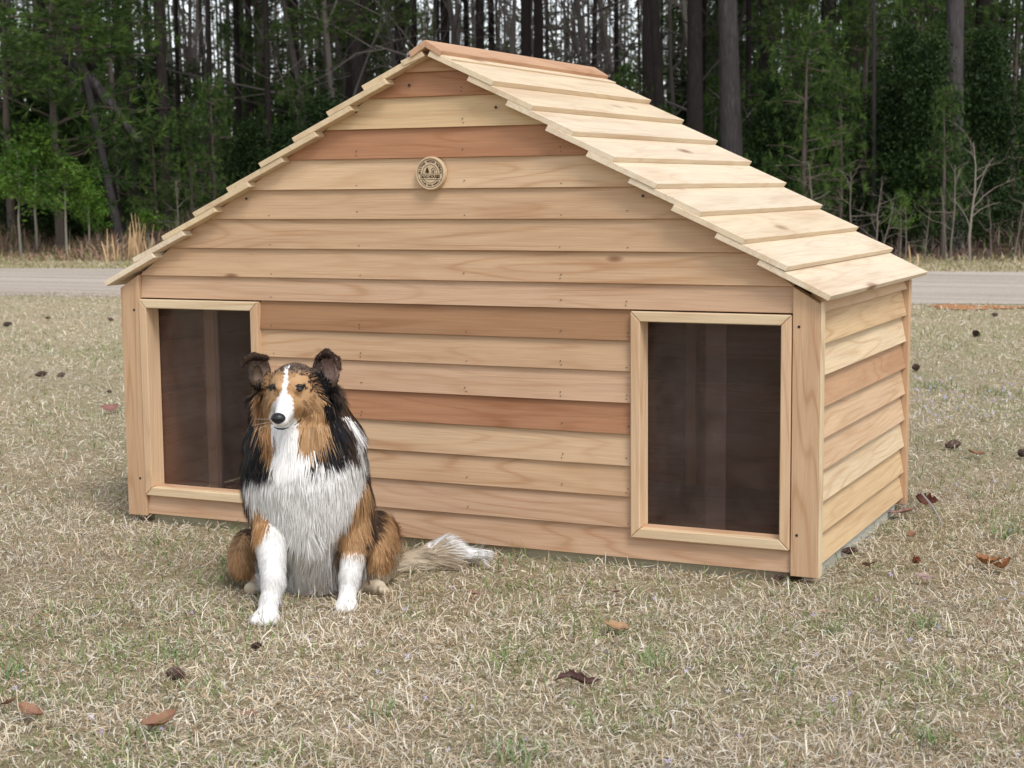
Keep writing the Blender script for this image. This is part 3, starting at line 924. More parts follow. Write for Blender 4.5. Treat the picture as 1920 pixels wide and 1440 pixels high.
# coat markings, drawn on the dog's front view
def Z1(pts): return [(400 + .4028 * x, 620 + .4028 * y) for x, y in pts]
SABLE, BLACK, TAN, TAN2, WHITE, CREAM, GREYB = (0.070, 0.042, 0.030), (0.011, 0.010, 0.012), (0.49, 0.290, 0.145), (0.37, 0.19, 0.082), (0.87, 0.855, 0.84), (0.58, 0.49, 0.37), (0.15, 0.115, 0.095)
MARKS = [
    (GREYB, [(210, 120), (300, 118), (460, 120), (600, 170), (600, 330), (560, 420), (500, 300), (440, 200), (250, 200), (190, 300), (150, 200)]),
    (WHITE, [(300, 470), (400, 450), (415, 500), (430, 530), (480, 525), (540, 490), (590, 480), (640, 510), (685, 530), (690, 620), (680, 680), (655, 740), (640, 800), (600, 860), (585, 920), (575, 1000), (580, 1060), (585, 1180), (580, 1230), (330, 1230), (340, 1100), (350, 1000), (330, 960), (240, 930), (245, 860), (225, 790), (160, 730), (140, 600), (215, 570), (270, 545), (292, 520)]),
    (BLACK, [(100, 480), (140, 400), (185, 290), (205, 400), (240, 470), (262, 520), (294, 560), (282, 595), (240, 620), (150, 635), (100, 625)]),
    (BLACK, [(470, 230), (520, 260), (560, 330), (590, 400), (608, 475), (594, 530), (560, 555), (508, 565), (476, 590), (436, 570), (470, 535), (505, 490), (527, 420), (525, 370), (500, 310)]),
    (BLACK, [(175, 190), (250, 196), (244, 250), (218, 300), (205, 350), (205, 400), (175, 400)]),
    (BLACK, [(445, 205), (520, 190), (570, 300), (560, 340), (530, 372), (500, 315), (470, 245)]),
    (SABLE, [(560, 300), (600, 330), (650, 400), (700, 520), (685, 545), (640, 540), (600, 510), (605, 480), (590, 400)]),
    (WHITE, [(590, 365), (625, 385), (660, 440), (692, 520), (700, 600), (684, 585), (668, 500), (640, 450), (605, 400)]),
    (TAN, [(210, 345), (226, 290), (252, 232), (275, 208), (315, 196), (335, 205), (352, 205), (395, 198), (442, 238), (470, 285), (500, 320), (525, 370), (527, 430), (505, 480), (470, 520), (438, 540), (415, 490), (400, 450), (300, 470), (303, 530), (290, 550), (255, 500), (240, 470), (205, 400)]),
    (TAN2, [(205, 380), (240, 430), (290, 470), (302, 530), (288, 548), (255, 500), (240, 470)]),
    (WHITE, [(343, 160), (349, 200), (346, 230), (343, 285), (366, 315), (374, 360), (374, 405), (400, 440), (402, 470), (300, 480), (275, 452), (258, 400), (272, 345), (308, 300), (328, 240), (332, 195)]),
    (TAN, [(690, 610), (742, 700), (735, 800), (715, 880), (705, 950), (722, 1000), (705, 1045), (575, 1048), (568, 950), (600, 870), (645, 800), (660, 730), (683, 680)]),
    (WHITE, [(560, 1042), (715, 1040), (700, 1220), (690, 1330), (560, 1330), (575, 1180)]),
    (SABLE, [(680, 560), (712, 590), (755, 690), (770, 790), (825, 800), (790, 900), (755, 960), (730, 985), (705, 930), (725, 830), (722, 740)]),
    (TAN, [(790, 810), (840, 820), (895, 920), (885, 1030), (820, 1110), (760, 1150), (690, 1190), (715, 1080), (735, 980), (770, 910)]),
    (TAN2, [(820, 1000), (885, 1000), (870, 1060), (800, 1130), (720, 1170), (690, 1185), (700, 1150), (780, 1080)]),
    (SABLE, [(140, 660), (165, 760), (180, 850), (225, 960), (205, 1030), (155, 990), (105, 930), (90, 880), (130, 800)]),
    (TAN, [(165, 740), (230, 790), (248, 860), (262, 930), (225, 975), (195, 900), (170, 810)]),
    (TAN2, [(205, 880), (262, 880), (262, 935), (222, 960)]),
    (TAN, [(60, 950), (140, 940), (205, 1020), (205, 1110), (215, 1160), (120, 1160), (70, 1080)]),
    (WHITE, [(225, 945), (262, 930), (352, 960), (352, 1030), (335, 1200), (330, 1330), (300, 1400), (140, 1400), (150, 1300), (200, 1250), (196, 1150), (184, 1060), (195, 990)]),
    (CREAM, [(130, 1165), (203, 1150), (198, 1280), (130, 1280)]),
    (CREAM, [(680, 1180), (830, 1180), (830, 1290), (680, 1290)]),
    (CREAM, [(720, 1100), (800, 1110), (880, 1020), (960, 960), (1010, 950), (1080, 1060), (1100, 1160), (900, 1180), (730, 1200)]),
    ((0.50, 0.41, 0.30), [(830, 1010), (900, 985), (960, 950), (1010, 985), (1080, 1060), (1050, 1110), (960, 1070), (860, 1080)]),
    (WHITE, [(930, 960), (990, 930), (1120, 920), (1300, 990), (1240, 1110), (1130, 1080), (1040, 1030)]),
        (SABLE, [(118, 130), (170, 95), (268, 90), (268, 150), (190, 150), (150, 190), (118, 190)]),
    (SABLE, [(450, 75), (540, 60), (605, 110), (605, 160), (560, 150), (520, 130), (470, 165), (450, 130)]),
    ((0.20, 0.135, 0.10), [(150, 165), (245, 160), (235, 240), (190, 260), (165, 220)]),
    ((0.30, 0.20, 0.17), [(495, 130), (575, 140), (585, 200), (560, 250), (520, 220)]),
]


def inside(poly, U, W):
    r = np.zeros(len(U), bool); j = len(poly) - 1
    for i in range(len(poly)):
        xi, yi = poly[i]; xj, yj = poly[j]
        c = ((yi > W) != (yj > W)) & (U < (xj - xi) * (W - yi) / (yj - yi + 1e-12) + xi)
        r ^= c; j = i
    return r


def coat(P, jitter=2.2, rng=RNG):
    U, W = project(P)
    U = U + rng.normal(0, jitter, len(U)); W = W + rng.normal(0, jitter * 1.6, len(W))
    dep = (P - CAM) @ _f
    col = np.tile(np.array(SABLE), (len(P), 1))
    k = rng.random(len(P))
    col[k < 0.35] = TAN2; col[k > 0.7] = BLACK
    for c, poly in MARKS: 
        m = inside(Z1(poly), U, W); col[m] = c
    # dark skin round the eyes, lighter spots above
    for eu, ev in ((508.8, 726), (564, 725.6)):
        col[(np.hypot((U - eu) / 15, (W - ev + 15) / 7) < 1)] = (0.50, 0.31, 0.16)
        col[(np.hypot((U - eu) / 10.5, (W - ev) / 6.2) < 1)] = (0.020, 0.013, 0.011)
    col[(np.hypot((U - 577) / 8, (W - 729 - (U - 577) * .25) / 1.8) < 1)] = (0.03, 0.02, 0.016)
    # back and rump seen from behind: sable saddle
    g_ = np.abs(col - np.array(GREYB)).sum(1) < 1e-6; col[g_ & (k < .45)] = SABLE; col[g_ & (k > .85)] = (0.30, 0.19, 0.11)
    t_ = np.abs(col - np.array(TAN)).sum(1) < 1e-6; col[t_ & (k < .13)] = TAN2; col[t_ & (k > .88)] = (0.50, 0.32, 0.18)
    back = (dep > 4.66) & (P[:, 2] > 0.22)
    col[back] = np.where((k[back] < 0.5)[:, None], np.array(SABLE), np.array(BLACK))
    return col


_t = bpy.data.objects.new('collie', None); COL.objects.link(_t)
DOG_O = V(575, 1150, 4.45); DOG_O[2] = GZ
_t.location = DOG_O
_t['label'] = 'sable and white rough collie sitting on the grass in front of the dog house'; _t['category'] = 'dog'
dog = _t
dv, dq = surface_nets(V(415, 1185, 4.5) * [1, 1, 0] + np.array([-0.18, -0.35, -0.055]), V(900, 700, 4.6) * [1, 1, 0] + np.array([0.12, 0.35, 0.78]), 0.0052)
dc = coat(dv, 1.0)
me = np_mesh('body', dv - DOG_O, dq, dc, smooth=True)
bm = bmesh.new(); bm.from_mesh(me)
# keep the largest connected piece only, so the body is one surface
bm.to_mesh(me); bm.free()
body = link('body', me, M_fur, dog)


# ---- fur
def sample_surface(v, q, n):
    tri = np.concatenate([q[:, [0, 1, 2]], q[:, [0, 2, 3]]])
    a, b, c = v[tri[:, 0]], v[tri[:, 1]], v[tri[:, 2]]
    ar = np.linalg.norm(np.cross(b - a, c - a), axis=1)
    t = RNG.choice(len(tri), n, p=ar / ar.sum())
    r1 = np.sqrt(RNG.random(n)); r2 = RNG.random(n)
    return (1 - r1)[:, None] * a[t] + (r1 * (1 - r2))[:, None] * b[t] + (r1 * r2)[:, None] * c[t]


def smooth_noise(P, f, seed):
    r = np.random.default_rng(seed); out = np.zeros((len(P), 3))
    for k in range(7):
        w_ = r.normal(0, f, 3); ph = r.random(3) * 6.28
        s_ = P @ w_
        out += np.stack([np.sin(s_ + ph[0]), np.sin(s_ * 1.1 + ph[1]), np.sin(s_ * .9 + ph[2])], 1)
    return out / 2.6


NF = 190000
P0 = sample_surface(dv, dq, NF)
Px = sample_surface(dv, dq, 330000); Px = Px[Px[:, 2] > V(550, 850, 4.4)[2]][:90000]
P0 = np.concatenate([P0, Px])
P0 = P0[P0[:, 2] > GZ - 0.01]
Nn = sdf_normals(P0)
vis = ((Nn * (CAM - P0)).sum(1) > -0.9) | (RNG.random(len(P0)) < 0.3)      # the far side of the coat needs fewer hairs
P0, Nn = P0[vis], Nn[vis]
U_, W_ = project(P0)
dh = sdf_head(P0); db = sdf_body(P0); de = sdf_ears(P0)
y_h = (P0 - HC) @ HFd
is_head = (dh < db - 0.002) | (dh < 0.004)
is_face = is_head & (y_h > 0.02)
is_muz = is_head & (y_h > 0.075)
is_ear = de < np.minimum(dh, db) - 0.001
dep = (P0 - CAM) @ _f
tail_m = (U_ > 722) & (W_ > 985) & (dep > 4.70)
shank = (W_ > 1000) & ~tail_m
foot = (P0[:, 2] < GZ + 0.055) & ~tail_m
haunch = (W_ > 940) & ((U_ > 686) | (U_ < 478)) & ~tail_m & ~foot
foreleg = (W_ > 985) & (((U_ > 620) & (U_ < 692)) | ((U_ > 462) & (U_ < 550))) & (dep < 4.47) & ~haunch
L_ = np.full(len(P0), 0.052)
L_[is_head] = 0.034; L_[is_face] = 0.017; L_[is_muz] = 0.005
top_h = is_head & (W_ < 712) & (U_ > 515) & (U_ < 590); L_[top_h] = 0.020
cheek = is_face & ~is_muz & (W_ > 745); L_[cheek] = 0.024
neye = is_face & ((np.hypot(U_ - 508.8, W_ - 726) < 20) | (np.hypot(U_ - 564, W_ - 726) < 22)); L_[neye] = 0.006
L_[is_ear] = 0.010
L_[haunch] = 0.026; L_[foreleg] = 0.017; L_[foot] = 0.006
L_[tail_m] = 0.07
mane = (~is_face) & (~is_ear) & (W_ > 740) & (W_ < 985 + 45 * RNG.normal(0, .5, len(W_))) & ~haunch & ~foreleg
L_[mane] = 0.058
L_ *= RNG.uniform(0.65, 1.25, len(L_))
# direction the hair lies
G = np.tile(np.array([0, 0, -1.0]), (len(P0), 1))
ax = P0 - V(575, 900, 4.55); ax[:, 2] = 0
G += 0.35 * ax / (np.linalg.norm(ax, axis=1, keepdims=True) + 1e-6) * np.clip((1050 - W_) / 130, 0, 1)[:, None]
nose_p = H(0, 0.17, -0.02)
gh = P0 - nose_p; gh /= np.linalg.norm(gh, axis=1, keepdims=True)
gh2 = gh + np.array([0, 0, -1.0]) * np.clip((740 - 0 - 0 * U_ + (W_ - 740) * 3) / 740 * 0 + np.clip((W_ - 705) / 40, 0.1, 1.1), 0, 2)[:, None]
G[is_head] = gh2[is_head]
eb = np.where((U_ > 550)[:, None], V(606, 730, 4.43), V(496, 728, 4.43)); ge = P0 - eb; ge /= np.linalg.norm(ge, axis=1, keepdims=True)
G[is_ear] = ge[is_ear]
td = V(900, 1048, 4.82) - V(760, 1075, 4.80); td /= np.linalg.norm(td)
tail_ax = P0 - V(800, 1060, 4.81)
tz = (P0[:, 2] - V(800, 1060, 4.81)[2])
gt = td + 0.0 * P0
gt = gt + np.stack([0 * tz, 0 * tz, -0.25 * np.sign(-tz) * np.minimum(np.abs(tz) * 30, 1) * -1 - 0.25], 1) * np.array([1, 1, .6])
gt = np.tile(td, (len(P0), 1)); gt[:, 2] += np.interp(U_, [740, 800, 850, 890], [0.14, 0.06, -0.08, -0.22])
G[tail_m] = gt[tail_m]
G += smooth_noise(P0, 38, 3) * np.where(is_head | foreleg | foot | is_ear, 0.07, 0.20)[:, None]
G += smooth_noise(P0, 110, 4) * np.where(is_head | foreleg | foot | is_ear, 0.06, 0.12)[:, None]
G += RNG.normal(0, 0.07, G.shape)
T_ = G - (G * Nn).sum(1, keepdims=True) * Nn
T_ /= np.linalg.norm(T_, axis=1, keepdims=True) + 1e-9
lift = np.full(len(P0), 0.22); lift[is_face] = 0.16; lift[foreleg] = 0.24; lift[is_muz | foot] = 0.10; lift[neye] = 0.08; lift[(W_ > 985) & (U_ > 545) & (U_ < 625)] = 0.5; L_[(W_ > 985) & (U_ > 545) & (U_ < 625)] *= 1.3; lift[is_ear] = 0.28; lift[tail_m] = 0.09; lift[mane] = 0.19
lift *= RNG.uniform(0.6, 1.4, len(lift))
D0 = T_ + Nn * lift[:, None]; D0 /= np.linalg.norm(D0, axis=1, keepdims=True)
cols = coat(P0, np.where(is_face, 0.8, 2.4))
for (eu, ev) in ((508.8, 726), (564, 725.6)):
    m_ = is_head & (cols.max(1) < .04) & (np.hypot(U_ - eu, W_ - ev) < 17); cols[m_] = TAN
lw = foreleg & (cols[:, 2] > .7); cols[lw] *= RNG.uniform(.84, .95, (lw.sum(), 1))
# no strands where the nose pad, the eyes and the lips are
eyes_px = [(508.8, 726), (564, 725.6)]
keep = np.ones(len(P0), bool)
for (eu, ev) in eyes_px:
    keep &= ~((np.hypot((U_ - eu) / 11.5, (W_ - ev) / 8.0) < 1) & is_head)
keep &= ~(np.linalg.norm(P0 - H(0, 0.182, -0.016), axis=1) < 0.022)
P0, Nn, D0, L_, cols, is_face, foreleg, foot, tail_m, W_, U_ = [a[keep] for a in (P0, Nn, D0, L_, cols, is_face, foreleg, foot, tail_m, W_, U_)]
n = len(P0)
Sd = np.cross(D0, Nn); Sd /= np.linalg.norm(Sd, axis=1, keepdims=True) + 1e-9
wid = (np.where(is_face | foreleg | foot, 0.0007, 0.00100) * np.where(cols[:, 2] > 0.7, 1.35, 1.0))[:, None] * RNG.uniform(0.7, 1.3, (n, 1))
droop = np.array([0, 0, -1.0]) * np.where(tail_m, 0.10, 0.22)[:, None]
rows = []
for t, wk in ((0.0, 1.0), (0.4, 0.9), (0.75, 0.6)):
    c = P0 - Nn * 0.001 + D0 * (L_ * t)[:, None] + (droop - Nn * 0.10) * (L_ * t * t)[:, None]
    rows += [c - Sd * wid * wk, c + Sd * wid * wk]
tip = P0 + D0 * L_[:, None] + (droop - Nn * 0.10) * L_[:, None]
VV = np.stack(rows + [tip], 1)               # n,7,3
base = (np.arange(n) * 7)[:, None]
tr = np.concatenate([base + np.array(t) for t in ((0, 1, 3), (0, 3, 2), (2, 3, 5), (2, 5, 4), (4, 5, 6))])
val = RNG.uniform(0.70, 1.2, (n, 1)) * (1 + 0.13 * smooth_noise(P0, 130, 9)[:, :1])
ctr = cols * val
isw = cols[:, 2] > 0.6
ctr[isw] = cols[isw] * RNG.uniform(0.90, 1.05, (isw.sum(), 1))
mix_ = RNG.random(n)
bl = (cols.max(1) < 0.02) & (mix_ < 0.08); ctr[bl] = (0.12, 0.09, 0.07)
tn_ = (cols[:, 0] > 0.25) & (cols[:, 2] < 0.1) & (mix_ < 0.12); ctr[tn_] = (0.55, 0.36, 0.18)
CC = np.repeat(np.clip(ctr, 0, 0.92)[:, None, :], 7, 1)
VV = VV.reshape(-1, 3); VV[:, 2] = np.maximum(VV[:, 2], GZ + 0.004)
fme = np_mesh('fur', VV - DOG_O, tr, CC.reshape(-1, 3), smooth=True)
nv = Nn + 0.22 * RNG.normal(0, 1, Nn.shape); nv /= np.linalg.norm(nv, axis=1, keepdims=True)   # round hairs shade like the coat they form
fme.normals_split_custom_set_from_vertices(np.repeat(nv, 7, 0).tolist())
fur = link('fur', fme, M_fur, dog, kind='stuff')
print('dog verts', len(dv), 'strands', n)

# eyes and nose
M_eye, _, _b = new_mat('dark_eye', 0.06, 0.6); _b.inputs['Base Color'].default_value = (0.018, 0.009, 0.006, 1)
M_nose = simple('nose_leather', (0.012, 0.012, 0.014), 0.38, 0.5, 400, 0.3, 0.0006)


def hit(u, v):
    d = ray(u, v); d = d / np.linalg.norm(d); t = 4.0
    for _ in range(200):
        s = sdf_dog((CAM + d * t)[None])[0]; t += s * 0.8
        if s < 0.0004: break
    return CAM + d * t


def ball(name, r, sx=1, sy=1, sz=1, mat=None, seg=20):
    bm = bmesh.new(); bmesh.ops.create_uvsphere(bm, u_segments=seg, v_segments=seg // 2, radius=r)
    for v in bm.verts: v.co = Vector((v.co.x * sx, v.co.y * sy, v.co.z * sz))
    me = bpy.data.meshes.new(name); bm.to_mesh(me); bm.free()
    me.polygons.foreach_set('use_smooth', [True] * len(me.polygons))
    return me


HM = Matrix(((HR[0], HFd[0], HU[0]), (HR[1], HFd[1], HU[1]), (HR[2], HFd[2], HU[2])))
me_e = ball('eye', 0.0108)
for (eu, ev) in eyes_px:
    p = hit(eu, ev); nrm = sdf_normals(p[None])[0]
    o = link('eye', me_e, M_eye, dog); o.location = Vector(p - nrm * 0.0066 - DOG_O)
    # lids: dark rims hugging the upper and lower edge of the ball
    c = p - nrm * 0.0062
    for sg in (1, -1):
        pts = []
        for k in range(9):
            a = R(-78 + 156 * k / 8)
            el = R(20 if sg > 0 else 24) * math.cos(a * 0.95)
            dirv = HR * math.sin(a) * math.cos(el) + (nrm * 0.8 + HFd * .3) * math.cos(a) * math.cos(el) + HU * sg * math.sin(el)
            dirv = dirv / np.linalg.norm(dirv)
            pts.append(c + dirv * 0.0112 - DOG_O)
        mb = MB(); mb.tube(pts, [0.0010] + [0.0026] * 7 + [0.0010], 8)
        link('eyelid', mb.mesh('eyelid', True), M_nose, dog)
# nose pad: rounded, flat-topped, with two nostrils pressed in
bm = bmesh.new(); bmesh.ops.create_icosphere(bm, subdivisions=4, radius=1.0)
for v in bm.verts:
    c = v.co.copy()
    x, y, z = c.x * 0.0195, c.y * 0.0150, c.z * 0.0150
    if z < 0: x *= 1 + 0.55 * (z / 0.015) * 0.55            # narrower below
    for s in (-1, 1):
        dd = math.hypot(x - s * 0.0088, (z + 0.001) * 1.3)
        if dd < 0.005 and c.y > 0: y -= 0.006 * (1 - dd / 0.005)
    if abs(x) < 0.0016 and c.y > 0 and z < 0.002: y -= 0.0014
    v.co = (x, y, z)
me = bpy.data.meshes.new('nose'); bm.to_mesh(me); bm.free(); me.polygons.foreach_set('use_smooth', [True] * len(me.polygons))
o = link('nose', me, M_nose, dog)
pn = hit(521, 786)
o.matrix_local = Matrix.Translation(Vector(pn + np.array(HFd) * -0.004 - DOG_O)) @ HM.to_4x4()
# lips: a dark line from under the nose to the corner of the mouth
pts = []
for way, rads in ((((515, 801), (522, 804), (531, 804.5), (541, 802)), (0.001, 0.0024, 0.0026, 0.0008)), (((552, 797), (558, 793), (564, 787), (566, 784)), (0.0006, 0.0011, 0.0019, 0.0007))):
    pts = []
    for (u, v) in way:
        p = hit(u, v); nrm = sdf_normals(p[None])[0]; pts.append(p + nrm * 0.0008 - DOG_O)
    mb = MB(); mb.tube(pts, rads, 6)
    link('lip', mb.mesh('lip', True), M_nose, dog)
# whiskers
mb = MB()
for (u, v, du, dv_) in ((505, 792, -26, 6), (504, 797, -22, 12), (542, 795, 22, 14), (545, 790, 28, 6), (540, 798, 15, 18), (507, 786, -24, -2)):
    p = hit(u, v); nrm = sdf_normals(p[None])[0]
    e = p + nrm * 0.012 + _r * du * PX - _u * dv_ * PX
    mb.tube([p - DOG_O, (p + e) / 2 + nrm * .003 - DOG_O, e - DOG_O], [.0004, .0003, .0001], 3, False)
link('whiskers', mb.mesh('whiskers'), simple('whisker', (0.6, 0.58, 0.55)), dog, kind='stuff')

# ------------------------------------------------------------------ lawn
def house_mask(x, y, m=0.02):
    return (x > 0.06 - m) & (x < HW - 0.05 + m) & (y > 0.03 - m) & (y < HD - 0.03 + m)


def blades(X, Y, Ln, Wd, flat, cols, rng, z0=GZ, flower=False):
    """curved three-step blades as one vertex/triangle array"""
    n = len(X)
    az = rng.uniform(0, 2 * math.pi, n)
    el = np.clip(rng.normal(flat, 0.35, n), 0.03, 1.45)
    dirh = np.stack([np.cos(az), np.sin(az), np.zeros(n)], 1)
    turn = rng.normal(0, 0.8, n)
    side0 = np.stack([-np.sin(az + rng.normal(0, .6, n)), np.cos(az), rng.normal(0, 0.35, n)], 1)
    side0 /= np.linalg.norm(side0, axis=1, keepdims=True)
    P = np.stack([X, Y, np.full(n, z0)], 1) + np.stack([np.zeros(n), np.zeros(n), rng.uniform(-.004, .012, n)], 1)
    rows = []
    wk = (0.8, 1.0, 0.75)
    cur = P.copy(); e = el.copy(); a = az.copy()
    bend = rng.normal(-0.45, 0.5, n)
    for k in range(3):
        rows += [cur - side0 * (Wd * wk[k])[:, None] / 2, cur + side0 * (Wd * wk[k])[:, None] / 2]
        st = (Ln / 3)[:, None]
        cur = cur + st * np.stack([np.cos(a) * np.cos(e), np.sin(a) * np.cos(e), np.sin(e)], 1)
        e = e + bend * 0.8; a = a + turn * 0.5
        cur[:, 2] = np.maximum(cur[:, 2], z0 + 0.002 + 0.006 * rng.random(n))
    V_ = np.stack(rows + [cur], 1).reshape(-1, 3)
    b = (np.arange(n) * 7)[:, None]
    T = np.concatenate([b + np.array(t) for t in ((0, 1, 3), (0, 3, 2), (2, 3, 5), (2, 5, 4), (4, 5, 6))])
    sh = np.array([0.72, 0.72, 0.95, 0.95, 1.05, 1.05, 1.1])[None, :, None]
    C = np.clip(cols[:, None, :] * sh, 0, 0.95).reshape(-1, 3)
    return V_, T, C


def vnoise(X, Y, f, seed):
    r = np.random.default_rng(seed); o = np.zeros(len(X))
    for k in range(6):
        a = r.uniform(0, 6.28); ff = f * r.uniform(.5, 1.8)
        o += np.sin((X * math.cos(a) + Y * math.sin(a)) * ff + r.uniform(0, 6.28))
    return o / 2.4


STRAW = np.array([(0.76, 0.65, 0.46), (0.68, 0.57, 0.39), (0.82, 0.74, 0.57), (0.60, 0.46, 0.30), (0.72, 0.63, 0.49), (0.46, 0.34, 0.21), (0.80, 0.73, 0.61)])
GREENS = np.array([(0.20, 0.27, 0.085), (0.27, 0.33, 0.12), (0.15, 0.23, 0.07), (0.30, 0.32, 0.14)])
bands = [(2.2, 3.2, 20000, 1.0), (3.2, 4.4, 15500, 1.0), (4.4, 6.0, 9500, 1.05), (6.0, 8.5, 3800, 1.3), (8.5, 12.5, 1700, 1.7), (12.5, 19.5, 750, 2.3)]
VV_, TT_, CC_ = [], [], []; off = 0
for (d0, d1, dens, ws) in bands:
    half = 0.335 * 1.18 + 0.35 / d0
    area = half * (d1 * d1 - d0 * d0)
    n = int(area * dens)
    dd = np.sqrt(RNG.uniform(d0 * d0, d1 * d1, n)); ll = RNG.uniform(-half, half, n) * dd
    X = CAM[0] + _f[0] * dd + _r[0] * ll; Y = CAM[1] + _f[1] * dd + _r[1] * ll
    nn = (X - O_R[0]) * NDIR[0] + (Y - O_R[1]) * NDIR[1]
    ok = ~house_mask(X, Y) & (nn < -0.05 + 0.25 * vnoise(X, Y, 1.1, 5))
    # clear a little ground under the dog's paws
    for q in (on_ground(495, 1160), on_ground(650, 1136), on_ground(700, 1113), on_ground(478, 1113)):
        ok &= np.hypot(X - q[0], Y - q[1]) > 0.03
    # clumpy growth
    cl = vnoise(X, Y, 26, 8) + 0.5 * vnoise(X, Y, 9, 9)
    ok &= RNG.random(n) < np.clip(0.85 + 0.22 * cl, 0.25, 1) * np.where(np.abs(ll) > 0.36 * dd, 0.35, 1)
    X, Y, cl = X[ok], Y[ok], cl[ok]; n = len(X)
    gp = np.clip(0.12 + 0.12 * vnoise(X, Y, 5.0, 21) + 0.10 * vnoise(X, Y, 16, 22) + 0.05 * vnoise(X, Y, 1.2, 23), 0.01, 0.6)
    isg = RNG.random(n) < gp
    c = STRAW[RNG.integers(0, len(STRAW), n)] * RNG.uniform(0.74, 1.16, (n, 1)) * np.array([0.98, 1.0, 1.05])
    c[isg] = GREENS[RNG.integers(0, len(GREENS), isg.sum())] * RNG.uniform(0.8, 1.2, (isg.sum(), 1))
    tone = 1 + 0.08 * vnoise(X, Y, 2.2, 31)
    c = c * tone[:, None]
    Ln = RNG.gamma(6, 0.0060, n) * (0.9 + 0.12 * cl) * (0.9 + 0.12 * ws); Wd = RNG.uniform(0.0017, 0.0036, n) * ws
    flat = np.where(isg, 0.85, 0.42)
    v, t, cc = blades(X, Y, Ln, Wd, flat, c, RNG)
    VV_.append(v); TT_.append(t + off); CC_.append(cc); off += len(v)
    print('grass band', d0, n)
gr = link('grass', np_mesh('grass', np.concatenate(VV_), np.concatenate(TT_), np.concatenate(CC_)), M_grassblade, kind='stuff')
gr['label'] = 'dormant straw coloured lawn with green blades'

# brown pine needles fallen over the lawn
n = 5200
dd = np.sqrt(RNG.uniform(2.3 ** 2, 12 ** 2, n) ** 1.0); dd = 2.3 + (dd - 2.3) * RNG.uniform(.3, 1, n); ll = RNG.uniform(-.38, .38, n) * dd
X = CAM[0] + _f[0] * dd + _r[0] * ll; Y = CAM[1] + _f[1] * dd + _r[1] * ll
k = ~house_mask(X, Y, .06) & (vnoise(X, Y, 3.0, 71) > -.5); X, Y = X[k], Y[k]; n = len(X)
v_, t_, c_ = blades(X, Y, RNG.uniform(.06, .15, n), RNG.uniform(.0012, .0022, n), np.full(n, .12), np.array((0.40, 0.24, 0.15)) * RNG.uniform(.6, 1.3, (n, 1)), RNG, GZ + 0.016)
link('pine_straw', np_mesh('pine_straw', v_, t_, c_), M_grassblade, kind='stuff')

# greener tufts of taller weeds standing in the lawn
VV_, TT_, CC_ = [], [], []; off = 0
for (u, v, r_, n, hh) in ((25, 1275, .04, 30, .08), (1225, 1250, .04, 26, .07), (1465, 1262, .035, 20, .07), (450, 1060, .04, 45, .07), (270, 1390, .05, 50, .05), (960, 1420, .08, 110, .05),
                      (1750, 1395, .04, 40, .05), (1885, 1010, .05, 45, .08), (1745, 730, .14, 80, .08), (1860, 740, .16, 80, .07), (700, 1350, .05, 40, .05), (1730, 1180, .04, 40, .06), (340, 1240, .05, 40, .06), (1560, 1190, .03, 25, .05)):
    q = on_ground(u, v)
    X = q[0] + RNG.normal(0, r_, n) * .6; Y = q[1] + RNG.normal(0, r_, n) * .6
    c = GREENS[RNG.integers(0, len(GREENS), n)] * RNG.uniform(0.8, 1.3, (n, 1)) * np.array([0.95, 1.0, 1.25])
    v_, t_, c_ = blades(X, Y, RNG.uniform(.5, 1.1, n) * hh, RNG.uniform(.003, .005, n), np.full(n, 1.05), c, RNG)
    VV_.append(v_); TT_.append(t_ + off); CC_.append(c_); off += len(v_)
wt = link('green_weeds', np_mesh('green_weeds', np.concatenate(VV_), np.concatenate(TT_), np.concatenate(CC_)), M_grassblade, kind='stuff')

# tiny pale lavender flowers, four petals each
mbf = MB()
fl_pts = [(520, 1145), (527, 1133), (508, 1150), (412, 1122), (570, 1190), (30, 1172), (125, 1175), (1890, 1325), (1820, 1385), (1560, 1305), (1035, 1165), (970, 1370), (840, 1405), (1760, 1175), (275, 1180), (360, 1148)]
fl_pts += [(RNG.uniform(1715, 1920), RNG.uniform(698, 790)) for _ in range(170)] + [(RNG.uniform(0, 1920), RNG.uniform(1090, 1440)) for _ in range(90)] + [(RNG.uniform(1600, 1920), RNG.uniform(900, 1200)) for _ in range(40)]
for (u, v) in fl_pts:
    q = on_ground(u, v, GZ + RNG.uniform(0.02, 0.045))
    if house_mask(q[0], q[1]): continue
    c = (0.50, 0.44, 0.68) if RNG.random() < .75 else (0.66, 0.64, 0.78)
    rr = RNG.uniform(0.004, 0.0065) * (1.0 if v > 900 else 1.4)
    tl = RNG.normal(0, .5, 2)
    for k in range(4):
        a = k * math.pi / 2 + RNG.uniform(-.2, .2)
        ps = []
        for (rad_, aa) in ((0, 0), (rr * .8, a - .42), (rr, a), (rr * .8, a + .42)):
            x = rad_ * math.cos(aa if rad_ else 0); y = rad_ * math.sin(aa if rad_ else 0)
            ps.append((q[0] + x, q[1] + y, q[2] + x * tl[0] + y * tl[1]))
        mbf.add(ps, [(0, 1, 2, 3)], c)
    mbf.add([(q[0] - .0006, q[1], GZ), (q[0] + .0006, q[1], GZ), (q[0], q[1], q[2])], [(0, 1, 2)], (0.2, 0.28, 0.1))
wf = link('wildflowers', mbf.mesh('wildflowers'), M_grassblade, kind='stuff')

